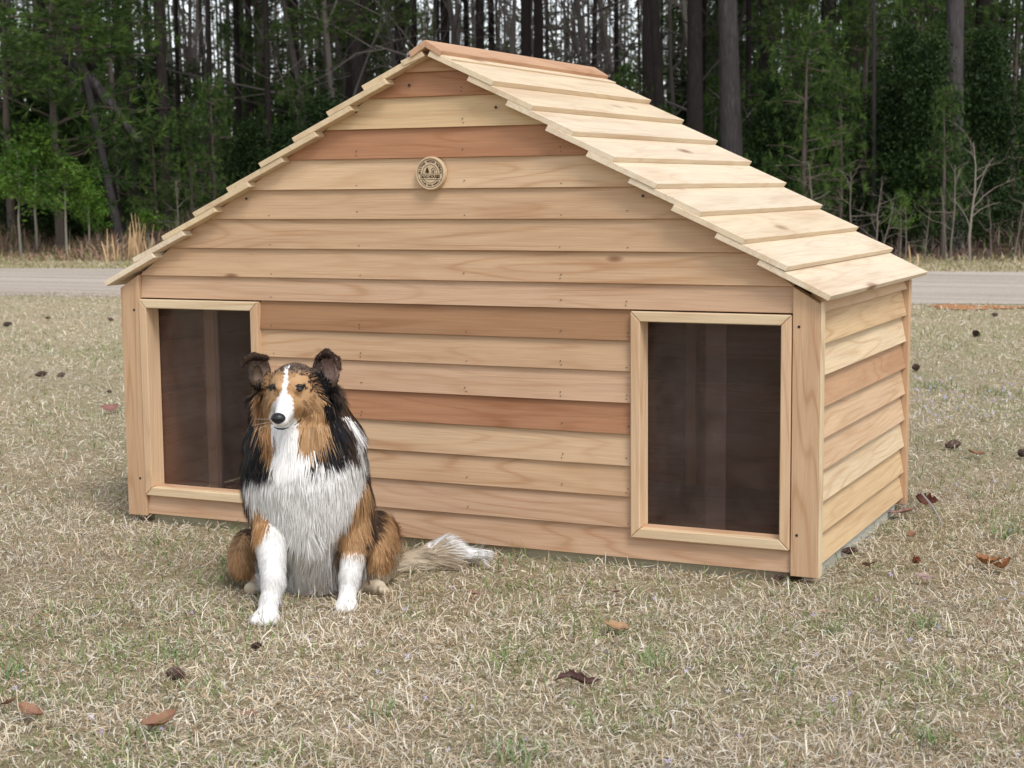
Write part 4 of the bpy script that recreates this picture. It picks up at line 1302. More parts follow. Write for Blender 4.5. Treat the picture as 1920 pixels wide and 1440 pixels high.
# ------------------------------------------------------------------ things lying in the lawn
def leaf_mesh(seed, curl=0.5, col=(0.35, 0.17, 0.08), L=0.10, wmax=0.035, lobes=4):
    r = np.random.default_rng(seed)
    nl, nw = 26, 4
    vs = []; cs = []
    for i in range(nl + 1):
        t = i / nl
        env = wmax * (math.sin(math.pi * min(1, t * 0.98 + 0.02)) ** 0.7) * (0.62 + 0.38 * abs(math.sin(t * lobes * math.pi + 0.4))) if 0.06 < t < 1 else 0.0015
        for j in range(-nw, nw + 1):
            s = j / nw
            y = env * s * (1 + 0.12 * r.normal() * (abs(s) == 1))
            x = (t - 0.5) * L
            z = curl * (abs(s) ** 1.6) * env * 0.9 + (curl * 0.35 * L * (2 * t - 1) ** 2 if curl < 1.15 else 0.09 * L * math.sin(6.6 * t)) + 0.0018 * math.sin(9 * t + 3 * s + seed)
            ca = 0.9 * curl * s
            vs.append((x, y * math.cos(ca * .6), z)); cs.append(tuple(c * (0.82 + 0.3 * r.random()) * (0.75 if j == 0 else 1) for c in col))
    fs = []
    W2 = 2 * nw + 1
    for i in range(nl):
        for j in range(W2 - 1):
            a = i * W2 + j; fs.append((a, a + 1, a + W2 + 1, a + W2))
    mb = MB()
    n = len(vs)
    mb.v = vs + [(x, y, z - 0.0006) for x, y, z in vs]; mb.c = cs + cs
    mb.f = fs + [tuple(k + n for k in f)[::-1] for f in fs]
    me = mb.mesh('leaf', True)
    return me


M_dead = tint_material('dead_leaf', 0.6, 0.25, 0.2)
leaves = [
    (300, 1350, 40, 0.5, (0.36, 0.18, 0.10), 0.105, 'brown oak leaf lying nearest the lower left, edge turned up'),
    (58, 1332, -25, 0.5, (0.38, 0.19, 0.11), 0.085, 'pinkish brown leaf in the grass near the lower left corner'),
    (8, 1315, 10, 0.3, (0.34, 0.18, 0.11), 0.07, 'brown leaf cut off by the left edge of the lawn view'),
    (1156, 1172, 25, 0.35, (0.50, 0.29, 0.15), 0.10, 'pale tan oak leaf on the grass between the dog and the right door'),
    (1084, 1270, 4, 1.2, (0.13, 0.065, 0.05), 0.13, 'dark curled up leaf on the grass below the house'),
    (1850, 1052, -15, 0.8, (0.36, 0.16, 0.06), 0.10, 'rusty orange leaf standing in the grass right of the house'),
    (1882, 1060, 30, 0.9, (0.33, 0.13, 0.05), 0.085, 'orange brown leaf at the far right beside another'),
    (1711, 1050, 60, 1.1, (0.22, 0.07, 0.035), 0.06, 'small dark red leaf standing on edge near the house corner'),
    (1731, 938, 10, 1.0, (0.17, 0.06, 0.04), 0.105, 'dark red curled leaf beside the rear corner post'),
    (1690, 958, -20, 0.3, (0.42, 0.25, 0.19), 0.12, 'pinkish flat leaf against the rear corner post'),
    (1708, 1000, 30, 0.6, (0.33, 0.15, 0.08), 0.05, 'small brown leaf just below the rear corner'),
    (1628, 1056, -30, 0.5, (0.28, 0.15, 0.11), 0.06, 'brown leaf close to the side wall of the house'),
    (1733, 1078, -10, 0.2, (0.45, 0.30, 0.25), 0.06, 'faded pink leaf flat in the grass on the right'),
    (205, 765, 35, 0.5, (0.36, 0.17, 0.13), 0.12, 'reddish leaf in the grass left of the house'),
    (1830, 848, 0, 0.4, (0.32, 0.15, 0.08), 0.09, 'brown leaf in the lawn behind the house to the right'),
    (1150, 985 + 120, 15, 0.3, (0.38, 0.22, 0.15), 0.05, 'small brown leaf just in front of the house wall'),
    (888, 1108, 10, 0.3, (0.42, 0.24, 0.16), 0.055, 'small pinkish leaf below the tip of the dog tail'),
    (473, 1332, -20, 0.4, (0.40, 0.22, 0.13), 0.035, 'tiny brown leaf fragment in the lower left lawn'),
]
for i, (u, v, rz, curl, col, L, lab) in enumerate(leaves):
    q = on_ground(u, v, GZ + 0.03)
    L *= .8; col = tuple(c_ * f_ for c_, f_ in zip(col, (.92, .98, 1.1)))
    me = leaf_mesh(40 + i, curl, col, L, L * (0.34 if curl < 1.15 else 0.15), 3 + i % 3)
    o = thing('fallen_leaf', lab, 'leaf', (q[0], q[1], GZ + 0.024), 0, None, me, M_dead)
    o.rotation_euler = (R(RNG.uniform(-20, 35) + (35 if curl > .9 else 0)), R(RNG.uniform(-15, 15)), YAW + R(rz))


def pine_cone():
    rows_ = 9; mb = MB()
    for i in range(rows_):
        t = i / (rows_ - 1); rr = 0.022 * math.sin(math.pi * (0.15 + 0.8 * t)) ** 0.8
        k = 9
        for j in range(k):
            a = 2 * math.pi * (j + 0.5 * (i % 2)) / k
            c = (0.085, 0.055, 0.045) if (i + j) % 3 else (0.14, 0.10, 0.085)
            x = (t - 0.5) * 0.085
            ca, sa = math.cos(a), math.sin(a)
            w_ = rr * 0.36
            mb.add([(x, rr * .35 * ca, rr * .35 * sa), (x + .007, rr * ca - w_ * sa, rr * sa + w_ * ca), (x + .015, rr * 1.28 * ca, rr * 1.28 * sa), (x + .007, rr * ca + w_ * sa, rr * sa - w_ * ca), (x - .002, rr * ca, rr * sa)],
                   [(0, 1, 2, 3), (0, 3, 4), (0, 4, 1), (1, 4, 3, 2)], c)
    mb.tube([(-.045, 0, 0), (-.01, 0, 0), (.03, 0, 0), (.045, 0, 0)], [.006, .013, .01, .002], 7, True, (0.06, 0.04, 0.03))
    return mb.mesh('cone')


me_cone = pine_cone()
cones = [(77, 703, 1.15, 'dark pine cone on the lawn left of the house, left one of a close pair'), (114, 705, 1.0, 'dark pine cone on the lawn left of the house, right one of a close pair'),
         (14, 609, 1.3, 'dark pine cone far back at the left edge of the lawn'), (90, 597, .8, 'small pine cone far back on the left lawn in line with the weeds'), (208, 600, .9, 'small pine cone far back beside the left corner post'), (205, 606 + 160 - 30, .5, 'small cone scrap beside the left post'),
         (1830, 627, 1.5, 'large dark cone on the far lawn right of the house'), (1865, 591, 1.0, 'dark cone near the red clay at the road edge'), (1786, 836, 1.2, 'dark open pine cone in the lawn right of the house'),
         (1916, 852, 1.0, 'dark cone at the right edge of the view'), (1718, 690, 1.3, 'grey cone just behind the rear corner of the house'), (330, 1268, .9, 'weathered grey cone sunk in the lower left grass'), (1462, 1085, .6, 'dark lump of cone against the front foot of the house'), (1593, 1036, .75, 'dark cone lying against the side timber of the house'), (480, 1215, .5, 'small cone piece in front of the dog')]
for i, (u, v, sc, lab) in enumerate(cones):
    q = on_ground(u, v, GZ + 0.02)
    o = thing('pine_cone', lab, 'pine cone', (q[0], q[1], GZ + 0.026), 0, None, me_cone, M_twig)
    sc *= .66; o.scale = (sc,) * 3; o.rotation_euler = (RNG.uniform(0, 6), RNG.uniform(-.3, .3), RNG.uniform(0, 6))
mb = MB(); a = on_ground(1728, 925, GZ + .07); b = on_ground(1768, 985, GZ + .025); m_ = (a + b) / 2 + np.array([0.004, 0, .006])
mb.tube([a - a, m_ - a, b - a], [.0035, .003, .002], 6, True, (0.42, 0.40, 0.42))
thing('twig', 'pale grey stick leaning on the dark red leaf by the rear post', 'twig', a, 0, None, mb.mesh('twig'), M_twig)

# ------------------------------------------------------------------ the wood beyond the road
fr_ = np.random.default_rng(77)


def leaf_quads(P, size, rng, cols, asp=0.45, droop=0.0):
    """many small diamond leaves at P, random lie"""
    n = len(P)
    d = rng.normal(0, 1, (n, 3)); d[:, 2] = d[:, 2] * 0.7 - droop; d /= np.linalg.norm(d, axis=1, keepdims=True)
    e = rng.normal(0, 1, (n, 3)); e -= (e * d).sum(1, keepdims=True) * d; e /= np.linalg.norm(e, axis=1, keepdims=True)
    s = (size * rng.uniform(0.6, 1.4, n))[:, None]
    V_ = np.stack([P - d * s / 2, P + e * s * asp / 2, P + d * s / 2, P - e * s * asp / 2], 1).reshape(-1, 3)
    b = (np.arange(n) * 4)[:, None]
    T = np.concatenate([b + np.array([0, 1, 2]), b + np.array([0, 2, 3])])
    return V_, T, np.repeat(cols, 4, 0)


def tufts(C, D, rng, nper, L, wd, cols):
    """needle tufts: nper thin blades fanning about direction D"""
    n = len(C); m = n * nper
    c = np.repeat(C, nper, 0); d = np.repeat(D, nper, 0) + rng.normal(0, 0.62, (m, 3)); d /= np.linalg.norm(d, axis=1, keepdims=True)
    e = rng.normal(0, 1, (m, 3)); e -= (e * d).sum(1, keepdims=True) * d; e /= np.linalg.norm(e, axis=1, keepdims=True)
    l = L * rng.uniform(0.6, 1.15, (m, 1))
    tip = c + d * l; tip[:, 2] -= 0.12 * l[:, 0]
    V_ = np.stack([c - e * wd * .4, c + e * wd * .4, (c + tip) / 2 + e * wd * .5, tip], 1).reshape(-1, 3)
    b = (np.arange(m) * 4)[:, None]
    T = np.concatenate([b + np.array([0, 1, 2]), b + np.array([0, 2, 3])])
    cc = np.repeat(np.repeat(cols, nper, 0) * rng.uniform(.75, 1.25, (m, 1)), 4, 0)
    return V_, T, cc


def join_np(parts, name):
    off = 0; v = []; t = []; c = []
    for a, b, d in parts: v.append(a); t.append(b + off); c.append(d); off += len(a)
    return np_mesh(name, np.concatenate(v), np.concatenate(t), np.clip(np.concatenate(c), 0, 1))


def pine_crown_mesh(seed, h0, h1, rad, L=0.22, lr=1.0, greens=((0.055, 0.13, 0.025), (0.085, 0.18, 0.04)), nb=46, per=20, nper=9, wd=0.02):
    r = np.random.default_rng(seed)
    Cs = []; Ds = []; mb = MB()
    for i in range(nb):
        z = r.uniform(h0, h1); t = (z - h0) / (h1 - h0)
        a = r.uniform(0, 6.283); reach = rad * (1 - 0.65 * t) * r.uniform(0.55, 1.1)
        end = np.array([math.cos(a) * reach, math.sin(a) * reach, z + reach * r.uniform(-0.1, 0.35)])
        st = np.array([0, 0, z])
        mid = (st + end) / 2 + np.array([0, 0, r.uniform(-.1, .12) * reach])
        mb.tube([st, mid, end], [(0.018 + 0.012 * rad * .3) * lr, 0.014 * lr, 0.006 * lr], 4, False, (0.09, 0.07, 0.06))
        for k in range(per):
            q = r.uniform(0.35, 1.0)
            p = (1 - q) ** 2 * st + 2 * q * (1 - q) * mid + q * q * end
            p = p + r.normal(0, 0.10 * reach + 0.04, 3) * np.array([1, 1, .55])
            Cs.append(p); d = (end - st) / (np.linalg.norm(end - st) + 1e-6); Ds.append(d + np.array([0, 0, 0.35]))
    Cs = np.array(Cs); Ds = np.array(Ds)
    g = np.array(greens); k = r.random(len(Cs)) ** 1.8
    cols = g[0] * (1 - k[:, None]) + g[1] * k[:, None]
    V_, T_, C_ = tufts(Cs, Ds, r, nper, L, wd, cols)
    return join_np([(V_, T_, C_)], 'needles'), mb


def cone_bush_mesh(seed, h, rad, n, size, g0, g1, base=0.0, gaps=0.35):
    """dense evergreen: sprays arranged on whorled boughs, darker and lighter clumps, open between boughs"""
    r = np.random.default_rng(seed)
    nbough = 90
    z = h * (base + (1 - base) * r.random(nbough) ** 0.85); a = r.uniform(0, 6.283, nbough)
    rr = rad * np.clip(1.15 - z / h, 0.08, 1) ** 0.75 * r.uniform(0.55, 1.12, nbough)
    w_ = rr / rr.sum(); k = r.choice(nbough, n, p=w_)
    q = r.uniform(0.15, 1, n) ** 0.6
    sp = 0.10 * rad + 0.13 * rr[k] * q
    P = np.stack([np.cos(a[k]) * rr[k] * q, np.sin(a[k]) * rr[k] * q, z[k] + 0.35 * rr[k] * q * q], 1) + r.normal(0, 1, (n, 3)) * sp[:, None] * np.array([1, 1, .7])
    P[:, 2] = np.maximum(P[:, 2], 0.03)
    tone = r.uniform(0, 1, nbough)[k] * 0.6 + 0.4 * r.random(n)
    cols = np.array(g0) * (1 - tone[:, None]) + np.array(g1) * tone[:, None]
    return leaf_quads(P, size, r, cols, 0.42)


def bare_tree_mesh(seed, h, r0, start=0.3, depth=4, spread=0.55, nchild=6, col=(0.10, 0.085, 0.075)):
    r = np.random.default_rng(seed); mb = MB()
    def limb(p, d, L, rad, lev):
        pts = [p]; dirs = d.copy(); k = 5 if lev == 0 else 3
        for i in range(k):
            dirs = dirs + r.normal(0, 0.06 if lev == 0 else 0.22, 3); dirs[2] += 0.04 if lev else 0.08; dirs /= np.linalg.norm(dirs)
            pts.append(pts[-1] + dirs * L / k)
        rads = [rad * (1 - 0.75 * i / k) for i in range(k + 1)]
        mb.tube(pts, rads, 7 if lev == 0 else (4 if lev == 1 else 3), False, tuple(c * (1 + 0.12 * lev) for c in col))
        if lev >= depth - 1: return
        m = nchild * 2 if lev == 0 else nchild - lev
        for i in range(m):
            t = (start + (1 - start) * (i + r.random()) / m) if lev == 0 else r.uniform(0.25, 1)
            s = t * k; j = min(int(s), k - 1); q = pts[j] + (pts[j + 1] - pts[j]) * (s - j)
            nd = dirs * 0.5 + r.normal(0, spread, 3); nd[2] = abs(nd[2]) * 0.6 + 0.15; nd /= np.linalg.norm(nd)
            limb(q, nd, L * r.uniform(0.28, 0.5) * (1.1 - 0.5 * t if lev == 0 else 1), rad * (0.42 if lev == 0 else 0.5) * (1 - 0.5 * t), lev + 1)
    limb(np.zeros(3), np.array([0, 0, 1.0]), h, r0, 0)
    return mb.mesh('limbs')


def trunk_mesh(seed, h=20, r0=0.5, lean=(0, 0), stubs=10, wob=0.02, nseg=22, sides=14):
    """unit trunk: r0 radius at the foot, flared, knotted, with dead limb stubs"""
    r = np.random.default_rng(seed); mb = MB(); vs = []; fs = []
    cx = cy = 0.0
    for i in range(nseg + 1):
        t = i / nseg; z = h * t ** 1.25 - (0.1 if i == 0 else 0)
        cx += r.normal(0, wob) * r0 * 2 + lean[0] * h / nseg; cy += r.normal(0, wob) * r0 * 2 + lean[1] * h / nseg
        rad = r0 * (1 - 0.5 * t) * (1 + 0.35 * math.exp(-z / (r0 * 1.6)))
        for k in range(sides):
            a = 2 * math.pi * k / sides
            q = rad * (1 + 0.035 * math.sin(5 * a + i) + r.normal(0, 0.02))
            vs.append((cx + q * math.cos(a), cy + q * math.sin(a), z))
    for i in range(nseg):
        for k in range(sides):
            k2 = (k + 1) % sides; fs.append((i * sides + k, i * sides + k2, (i + 1) * sides + k2, (i + 1) * sides + k))
    mb.add(vs, fs)
    for s in range(stubs):
        z = r.uniform(1.6, h * .8); a = r.uniform(0, 6.28); L = r.uniform(.15, 1.5)
        t = (z / h) ** 0.8; i = min(int(t * nseg), nseg); c = np.mean(vs[i * sides:(i + 1) * sides], axis=0); c[2] = z
        e = c + np.array([math.cos(a) * (L + r0), math.sin(a) * (L + r0), r.uniform(-.2, .3) * L])
        mb.tube([c, (c + e) / 2 + r.normal(0, .04, 3), e], [0.03, 0.02, 0.007], 4, False)
    return mb.mesh('trunk', True)


def zone(u, d):
    zs = ((0, 'beyond the left edge of the view'), (190, 'at far left'), (340, 'above the left eave'), (460, 'about the bright sky gap at upper left'), (600, 'above the left roof slope'), (780, 'left of the ridge cap'), (960, 'above the front half of the ridge'), (1140, 'above the rear half of the ridge'),
          (1290, 'just right of the ridge end'), (1420, 'about the thickest grey trunk'), (1600, 'in the middle of the right wood'), (1740, 'behind the slim pale stem'), (1920, 'at far right'), (9999, 'beyond the right edge of the view'))
    w_ = next(t for a, t in zs if u < a)
    return w_ + (', nearest row' if d < 42 else ', middle rows' if d < 56 else ', farthest rows')


# shared meshes
crownA, bA = pine_crown_mesh(1, 9, 19, 3.2, 0.42, nb=60, per=16, nper=7, wd=0.07)
crownB, bB = pine_crown_mesh(2, 10, 20, 3.6, 0.42, nb=60, per=16, nper=7, wd=0.07)
limbsA, limbsB = bA.mesh('limbs'), bB.mesh('limbs')
for m_, M_ in ((crownA, M_leaf), (crownB, M_leaf), (limbsA, M_twig), (limbsB, M_twig)): m_.materials.append(M_)
TRUNKS = [trunk_mesh(10 + i, 20, 1.0, (0, 0), 12, 0.012) for i in range(5)]
for i, m_ in enumerate(TRUNKS): m_.materials.append(M_bark)
TR_GREY = [trunk_mesh(30 + i, 20, 1.0, (0, 0), 5, 0.010) for i in range(2)]
for m_ in TR_GREY: m_.materials.append(M_bark_grey)


def pine(u, depth, wpx, label, group=None, lean=(0, 0), grey=False, crown=True, k=0):
    """tall pine whose trunk is wpx wide at eye height"""
    p = ground_at(u, depth)
    rad = wpx / FPX * depth / 2
    root = thing('pine_tree', label, 'tree', p, fr_.uniform(0, 6.28), group)
    me = (TR_GREY if grey else TRUNKS)[k % (2 if grey else 5)]
    t = link('trunk', me, None, root); t.scale = (rad / 1.0, rad / 1.0, 1.0)
    if lean != (0, 0): root.rotation_euler = (0, lean[0], YAW)
    if crown:
        j = k % 2
        for nm, m_ in (('crown', (crownA, crownB)[j]), ('limbs', (limbsA, limbsB)[j])):
            c = link(nm, m_, None, root); c.scale = (1, 1, fr_.uniform(.85, 1.1)); c.rotation_euler = (0, 0, fr_.uniform(0, 6))
    return root


named = [  # u, depth, width px, label, lean, grey
    (251, 36, 15, 'straight pine trunk above the left roof slope, first of the row from the left', (0.0, 0), False),
    (286, 40, 11, 'thin pine just right of the first straight trunk at upper left', (0, 0), False),
    (310, 33, 22, 'thickest dark pine trunk standing above the left eave', (0.0, 0), False),
    (335, 45, 9, 'thin dark pine hugging the thick trunk above the left eave', (0.015, 0), False),
    (392, 38, 10, 'slender pine crossing the bright gap of sky at upper left', (0.02, 0), False),
    (452, 42, 13, 'pine at the right edge of the bright gap of sky at upper left', (0, 0), False),
    (474, 47, 15, 'dark pine standing close behind the one beside the sky gap', (0, 0), False),
    (507, 36, 12, 'straight greyish pine left of the dark evergreen bush', (0, 0), False),
    (560, 44, 14, 'dark pine directly above the dark evergreen bush', (0, 0), False),
    (648, 40, 22, 'dark leaning pine left of the ridge behind the bush', (0.05, 0), False),
    (690, 37, 30, 'broad dark trunk just left of the ridge top', (-0.04, 0), False),
    (742, 42, 22, 'dark trunk immediately left of the ridge cap', (0.03, 0), False),
    (838, 40, 20, 'pine trunk rising right above the front of the ridge cap', (0, 0), False),
    (878, 44, 11, 'thin pine against the sky above the ridge cap', (0, 0), False),
    (903, 38, 18, 'middle trunk of three above the ridge cap', (0, 0), False),
    (925, 43, 14, 'dark trunk touching the middle trunk above the ridge', (0, 0), False),
    (988, 34, 22, 'left stem of the thick pair above the middle of the ridge', (0, 0), False),
    (1012, 35, 20, 'right stem of the thick pair above the middle of the ridge', (0, 0), False),
    (1108, 40, 10, 'thin dark trunk above the rear end of the ridge', (0.02, 0), False),
    (1160, 38, 9, 'thin trunk with green sprays right of the ridge end', (-0.01, 0), False),
    (1216, 33, 28, 'broad dark pine trunk right of the ridge end', (0, 0), False),
    (1253, 31, 20, 'leaning grey brown pine between two broad trunks right of the ridge', (-0.06, 0), False),
    (1306, 29, 31, 'broad almost black pine trunk above the upper right roof', (-0.01, 0), False),
    (1378, 27, 40, 'thickest grey pine trunk standing close behind the right roof slope', (-0.035, 0), True),
    (1402, 44, 12, 'thin pine just right of the thick grey trunk', (0, 0), False),
    (1436, 46, 34, 'dark broad trunk in shade behind the light green pine sprays', (0, 0), False),
    (1490, 42, 16, 'left of two dark trunks in the right half of the wood', (0, 0), False),
    (1506, 47, 15, 'right of two dark trunks in the right half of the wood', (0, 0), False),
    (1545, 45, 20, 'shaded trunk behind the hanging pine sprays', (0, 0), False),
    (1592, 43, 30, 'broad shaded trunk left of the slim pale stem', (0, 0), False),
    (1640, 27.5, 8, 'slim pale stem rising from the leaf litter right of the roof', (-0.015, 0), True),
    (1702, 36, 14, 'straight dark pine right of the slim pale stem', (0, 0), False),
    (1724, 44, 10, 'thin pine between two straight ones at upper right', (0, 0), False),
    (1746, 38, 14, 'straight dark pine left of the second grey trunk', (0, 0), False),
    (1788, 28, 34, 'thick grey pine trunk near the right edge, partly behind green sprays', (-0.012, 0), True),
    (1836, 40, 38, 'broad dark trunk right of the second thick grey pine', (0, 0), False),
    (1880, 36, 9, 'thin dark stem near the right edge', (0, 0), False),
    (1900, 33, 11, 'dark pine nearest the right edge of the picture', (0, 0), False),
    (90, 48, 16, 'dark trunk deep behind the light green saplings at far left', (0, 0), False),
    (20, 44, 15, 'dark trunk at the left edge of the wood', (0, 0), False),
]
for k, (u, d, wp, lab, lean, grey) in enumerate(named):
    pine(u, d, wp, lab, None, lean, grey, True, k)
# two leaning pines at left
pine(224, 31, 23, 'dark leaning pine whose foot stands behind the tall straw clump', None, (-0.16, 0), False, False, 1)
pine(226, 30, 14, 'greyer pine leaning left beside the dark leaning one', None, (-0.175, 0), True, False, 0)
# the fallen limb caught across them
mb = MB(); a = at(112, 95, 30.5); b = at(262, 268, 30.0)
mb.tube([a, a * .6 + b * .4 + np.array([0, 0, .12]), b], [.13, .11, .07], 9, True)
mb.tube([at(178, 128, 30.3), at(168, 110, 30.2), at(186, 96, 30.2)], [.05, .04, .02], 6, True)
mb.v = [tuple(np.array(v) - a) for v in mb.v]
thing('leaning_limb', 'broken limb hanging slantwise across the leaning pines at left', 'tree limb', a, 0, None, mb.mesh('leaning_limb', True), M_bark_grey)

# deep wood: pines nothing tells apart
taken = []
for i in range(105):
    d = fr_.uniform(44, 92); u = fr_.uniform(-700, 2750)
    if 820 < u < 1210 and fr_.random() < .4: continue
    if 350 < u < 450 and fr_.random() < .75: continue
    pine(u, d, fr_.uniform(0.09, 0.22) * FPX / d, 'dark pine trunk ' + zone(u, d), 'pines deep in the wood', (fr_.normal(0, .015), 0), False, d < 70 and i % 2 == 0, i)
# bare deciduous trees
BARE = [bare_tree_mesh(60 + i, 13, 0.085, 0.12, 4, 0.6, 6, (0.105, 0.09, 0.082)) for i in range(4)]
for m_ in BARE: m_.materials.append(M_twig)
spots = [(450, 50), (590, 40), (640, 36), (700, 42), (770, 40), (800, 47), (870, 38), (905, 52), (950, 36), (985, 46), (1040, 38), (1065, 50), (1085, 42), (1120, 36), (1145, 48), (1190, 44), (1215, 52), (1270, 46), (1340, 48), (1330, 38), (1350, 56),
         (410, 56), (360, 60), (340, 50), (540, 58), (1000, 62), (1100, 64), (830, 60), (1430, 58), (1520, 55), (1760, 56), (1480, 60), (1850, 50), (250, 56), (150, 60), (1250, 62), (930, 66), (1170, 70), (1060, 75), (440, 70), (380, 72), (1320, 70), (760, 64), (700, 60), (1640, 55), (1560, 60)]
for i, (u, d) in enumerate(spots):
    o = thing('bare_tree', 'bare twiggy tree ' + zone(u, d), 'tree', ground_at(u, d), fr_.uniform(0, 6.28), 'bare trees among the pines', BARE[i % 4])
    s = fr_.uniform(.7, 1.15); o.scale = (s, s, s)

# dark evergreen bushes (red cedars)
M_lf = M_leaf
ced_me = []
for i in range(3):
    v, t, c = cone_bush_mesh(90 + i, 1.0, 0.34, 17000, 0.026, (0.007, 0.019, 0.005), (0.029, 0.060, 0.011), 0.0)
    ced_me.append(join_np([(v, t, c)], 'foliage')); ced_me[-1].materials.append(M_leaf)
SP = MB(); SP.tube([(0, 0, -.03), (0.01, 0, .4), (0, 0.01, .9)], [.02, .014, .004], 6, False, (0.10, 0.08, 0.07)); stem_me = SP.mesh('stem'); stem_me.materials.append(M_twig)


def bush(name, u, depth, h, w, label, group=None, me=None, cat='shrub', z=0):
    p = ground_at(u, depth)
    r_ = thing(name, label, cat, p, fr_.uniform(0, 6.28), group)
    f = link('foliage', me, None, r_); f.scale = (w / .68, w / .68, h); f.location = (0, 0, z)
    s = link('stem', stem_me, None, r_); s.scale = (h * .7, h * .7, (h + z) * .95)
    return r_


bush('cedar', 600, 30, 2.75, 2.0, 'dark green rounded cedar left of the house ridge', me=ced_me[0])
bush('cedar', 540, 30.5, 2.2, 1.7, 'lower dark cedar on the left flank of the rounded one', me=ced_me[1])
bush('cedar', 470, 31.5, 2.3, 1.4, 'dark cedar behind the middle of the left roof slope', me=ced_me[2])
bush('cedar', 645, 31, 2.4, 1.3, 'dark cedar close to the left side of the ridge', me=ced_me[1])
bush('cedar', 60, 32, 3.4, 2.6, 'big dark cedar in the shade at far left', me=ced_me[2])
bush('cedar', 150, 33, 2.8, 1.9, 'dark cedar behind the bright green saplings', me=ced_me[0])
bush('cedar', 1690, 28, 3.7, 1.8, 'tall dark green cedar left of the second grey trunk', me=ced_me[0])
bush('cedar', 1745, 27, 3.4, 1.5, 'dark cedar in front of the second grey trunk', me=ced_me[1])
bush('cedar', 1840, 29, 3.6, 1.7, 'nearly black cedar right of the second grey trunk', me=ced_me[2])
bush('cedar', 1905, 33, 3.0, 1.5, 'dark cedar at the right edge', me=ced_me[1])
bush('cedar', 1450, 30, 3.0, 1.6, 'dark cedar just right of the thickest grey trunk', me=ced_me[1])
bush('cedar', 1540, 33, 3.6, 1.9, 'shaded cedar in the middle of the right wood', me=ced_me[0])
bush('cedar', 1330, 35, 2.6, 1.3, 'cedar seen between the two broad trunks above the roof', me=ced_me[2])
bush('cedar', 1620, 31, 2.6, 1.4, 'low cedar behind the slim pale stem', me=ced_me[2])
for i in range(26):
    u = fr_.uniform(-300, 2200); d = fr_.uniform(36, 60)
    if 780 < u < 1250: continue
    bush('cedar', u, d, fr_.uniform(2.2, 5.0), fr_.uniform(1.4, 2.6), 'dark evergreen in shade ' + zone(u, d), 'evergreens in the shade of the wood', ced_me[i % 3])

# young pines with long light needles
yp = []
for i in range(3):
    me, mbb = pine_crown_mesh(120 + i, 0.2, 1.0, 0.42, 0.055, 0.2, ((0.024, 0.054, 0.012), (0.125, 0.205, 0.042)), nb=40, per=12, nper=15, wd=0.0042)
    me.materials.append(M_leaf); lm = mbb.mesh('limbs'); lm.materials.append(M_twig); yp.append((me, lm))


def young_pine(u, depth, h, w, label, group=None, k=0):
    r_ = thing('young_pine', label, 'pine sapling', ground_at(u, depth), fr_.uniform(0, 6.28), group)
    for nm, m_ in zip(('needles', 'limbs'), yp[k % 3]):
        o = link(nm, m_, None, r_); o.scale = (w / .84, w / .84, h)
    s = link('stem', stem_me, None, r_); s.scale = (h * .8, h * .8, h)
    return r_


for k, (u, d, h, w, lab) in enumerate([
    (1510, 26.5, 3.6, 2.0, 'young pine with light green needle sprays right of the thickest grey trunk'),
    (1575, 27.5, 3.0, 1.5, 'young pine with drooping sprays left of the slim pale stem'),
    (1770, 25.5, 2.5, 1.0, 'yellow green young pine in front of the second grey trunk'),
    (1620, 30, 5.2, 2.4, 'tall young pine whose sprays reach the top right'),
    (1720, 31, 5.0, 2.2, 'young pine high behind the cedars at upper right'),
    (1480, 31, 5.0, 2.3, 'young pine showing light green at the top between trunks'),
    (1900, 30, 4.6, 2.0, 'young pine at the right edge'),
    (1225, 30, 2.6, 1.5, 'young pine behind the upper right roof'),
    (1180, 33, 3.4, 1.5, 'young pine with bright sprays right of the ridge end'),
    (1340, 32, 3.0, 1.4, 'young pine between the broad black trunk and the thick grey one'),
    (360, 30, 2.6, 1.5, 'young pine behind the lower left roof slope'),
    (290, 31, 2.4, 1.3, 'young pine below the slanting limb'),
    (400, 33, 3.2, 1.5, 'young pine under the bright gap of sky'),
    (110, 30, 6.0, 4.2, 'large young pine filling the top left corner with green'),
    (20, 31, 5.8, 3.6, 'large young pine at the left edge'),
    (215, 33, 5.6, 3.2, 'young pine with high sprays above the slanting limb'),
    (560, 34, 3.4, 1.6, 'light young pine above the dark rounded cedar')]):
    young_pine(u, d, h, w, lab, None, k)
for i in range(64):                      # tall ones that close the upper view
    u = fr_.uniform(-700, 2700); d = fr_.uniform(44, 74)
    if 800 < u < 1230 or 370 < u < 460: continue
    young_pine(u, d, fr_.uniform(7, 10), fr_.uniform(2.8, 4.6), 'tall young pine ' + zone(u, d), 'tall young pines closing the view', i)
for i in range(26):
    u = fr_.uniform(-300, 2200); d = fr_.uniform(38, 66)
    young_pine(u, d, fr_.uniform(2.5, 5.5), fr_.uniform(1.6, 3.0), 'young pine ' + zone(u, d), 'young pines farther back in the wood', i)
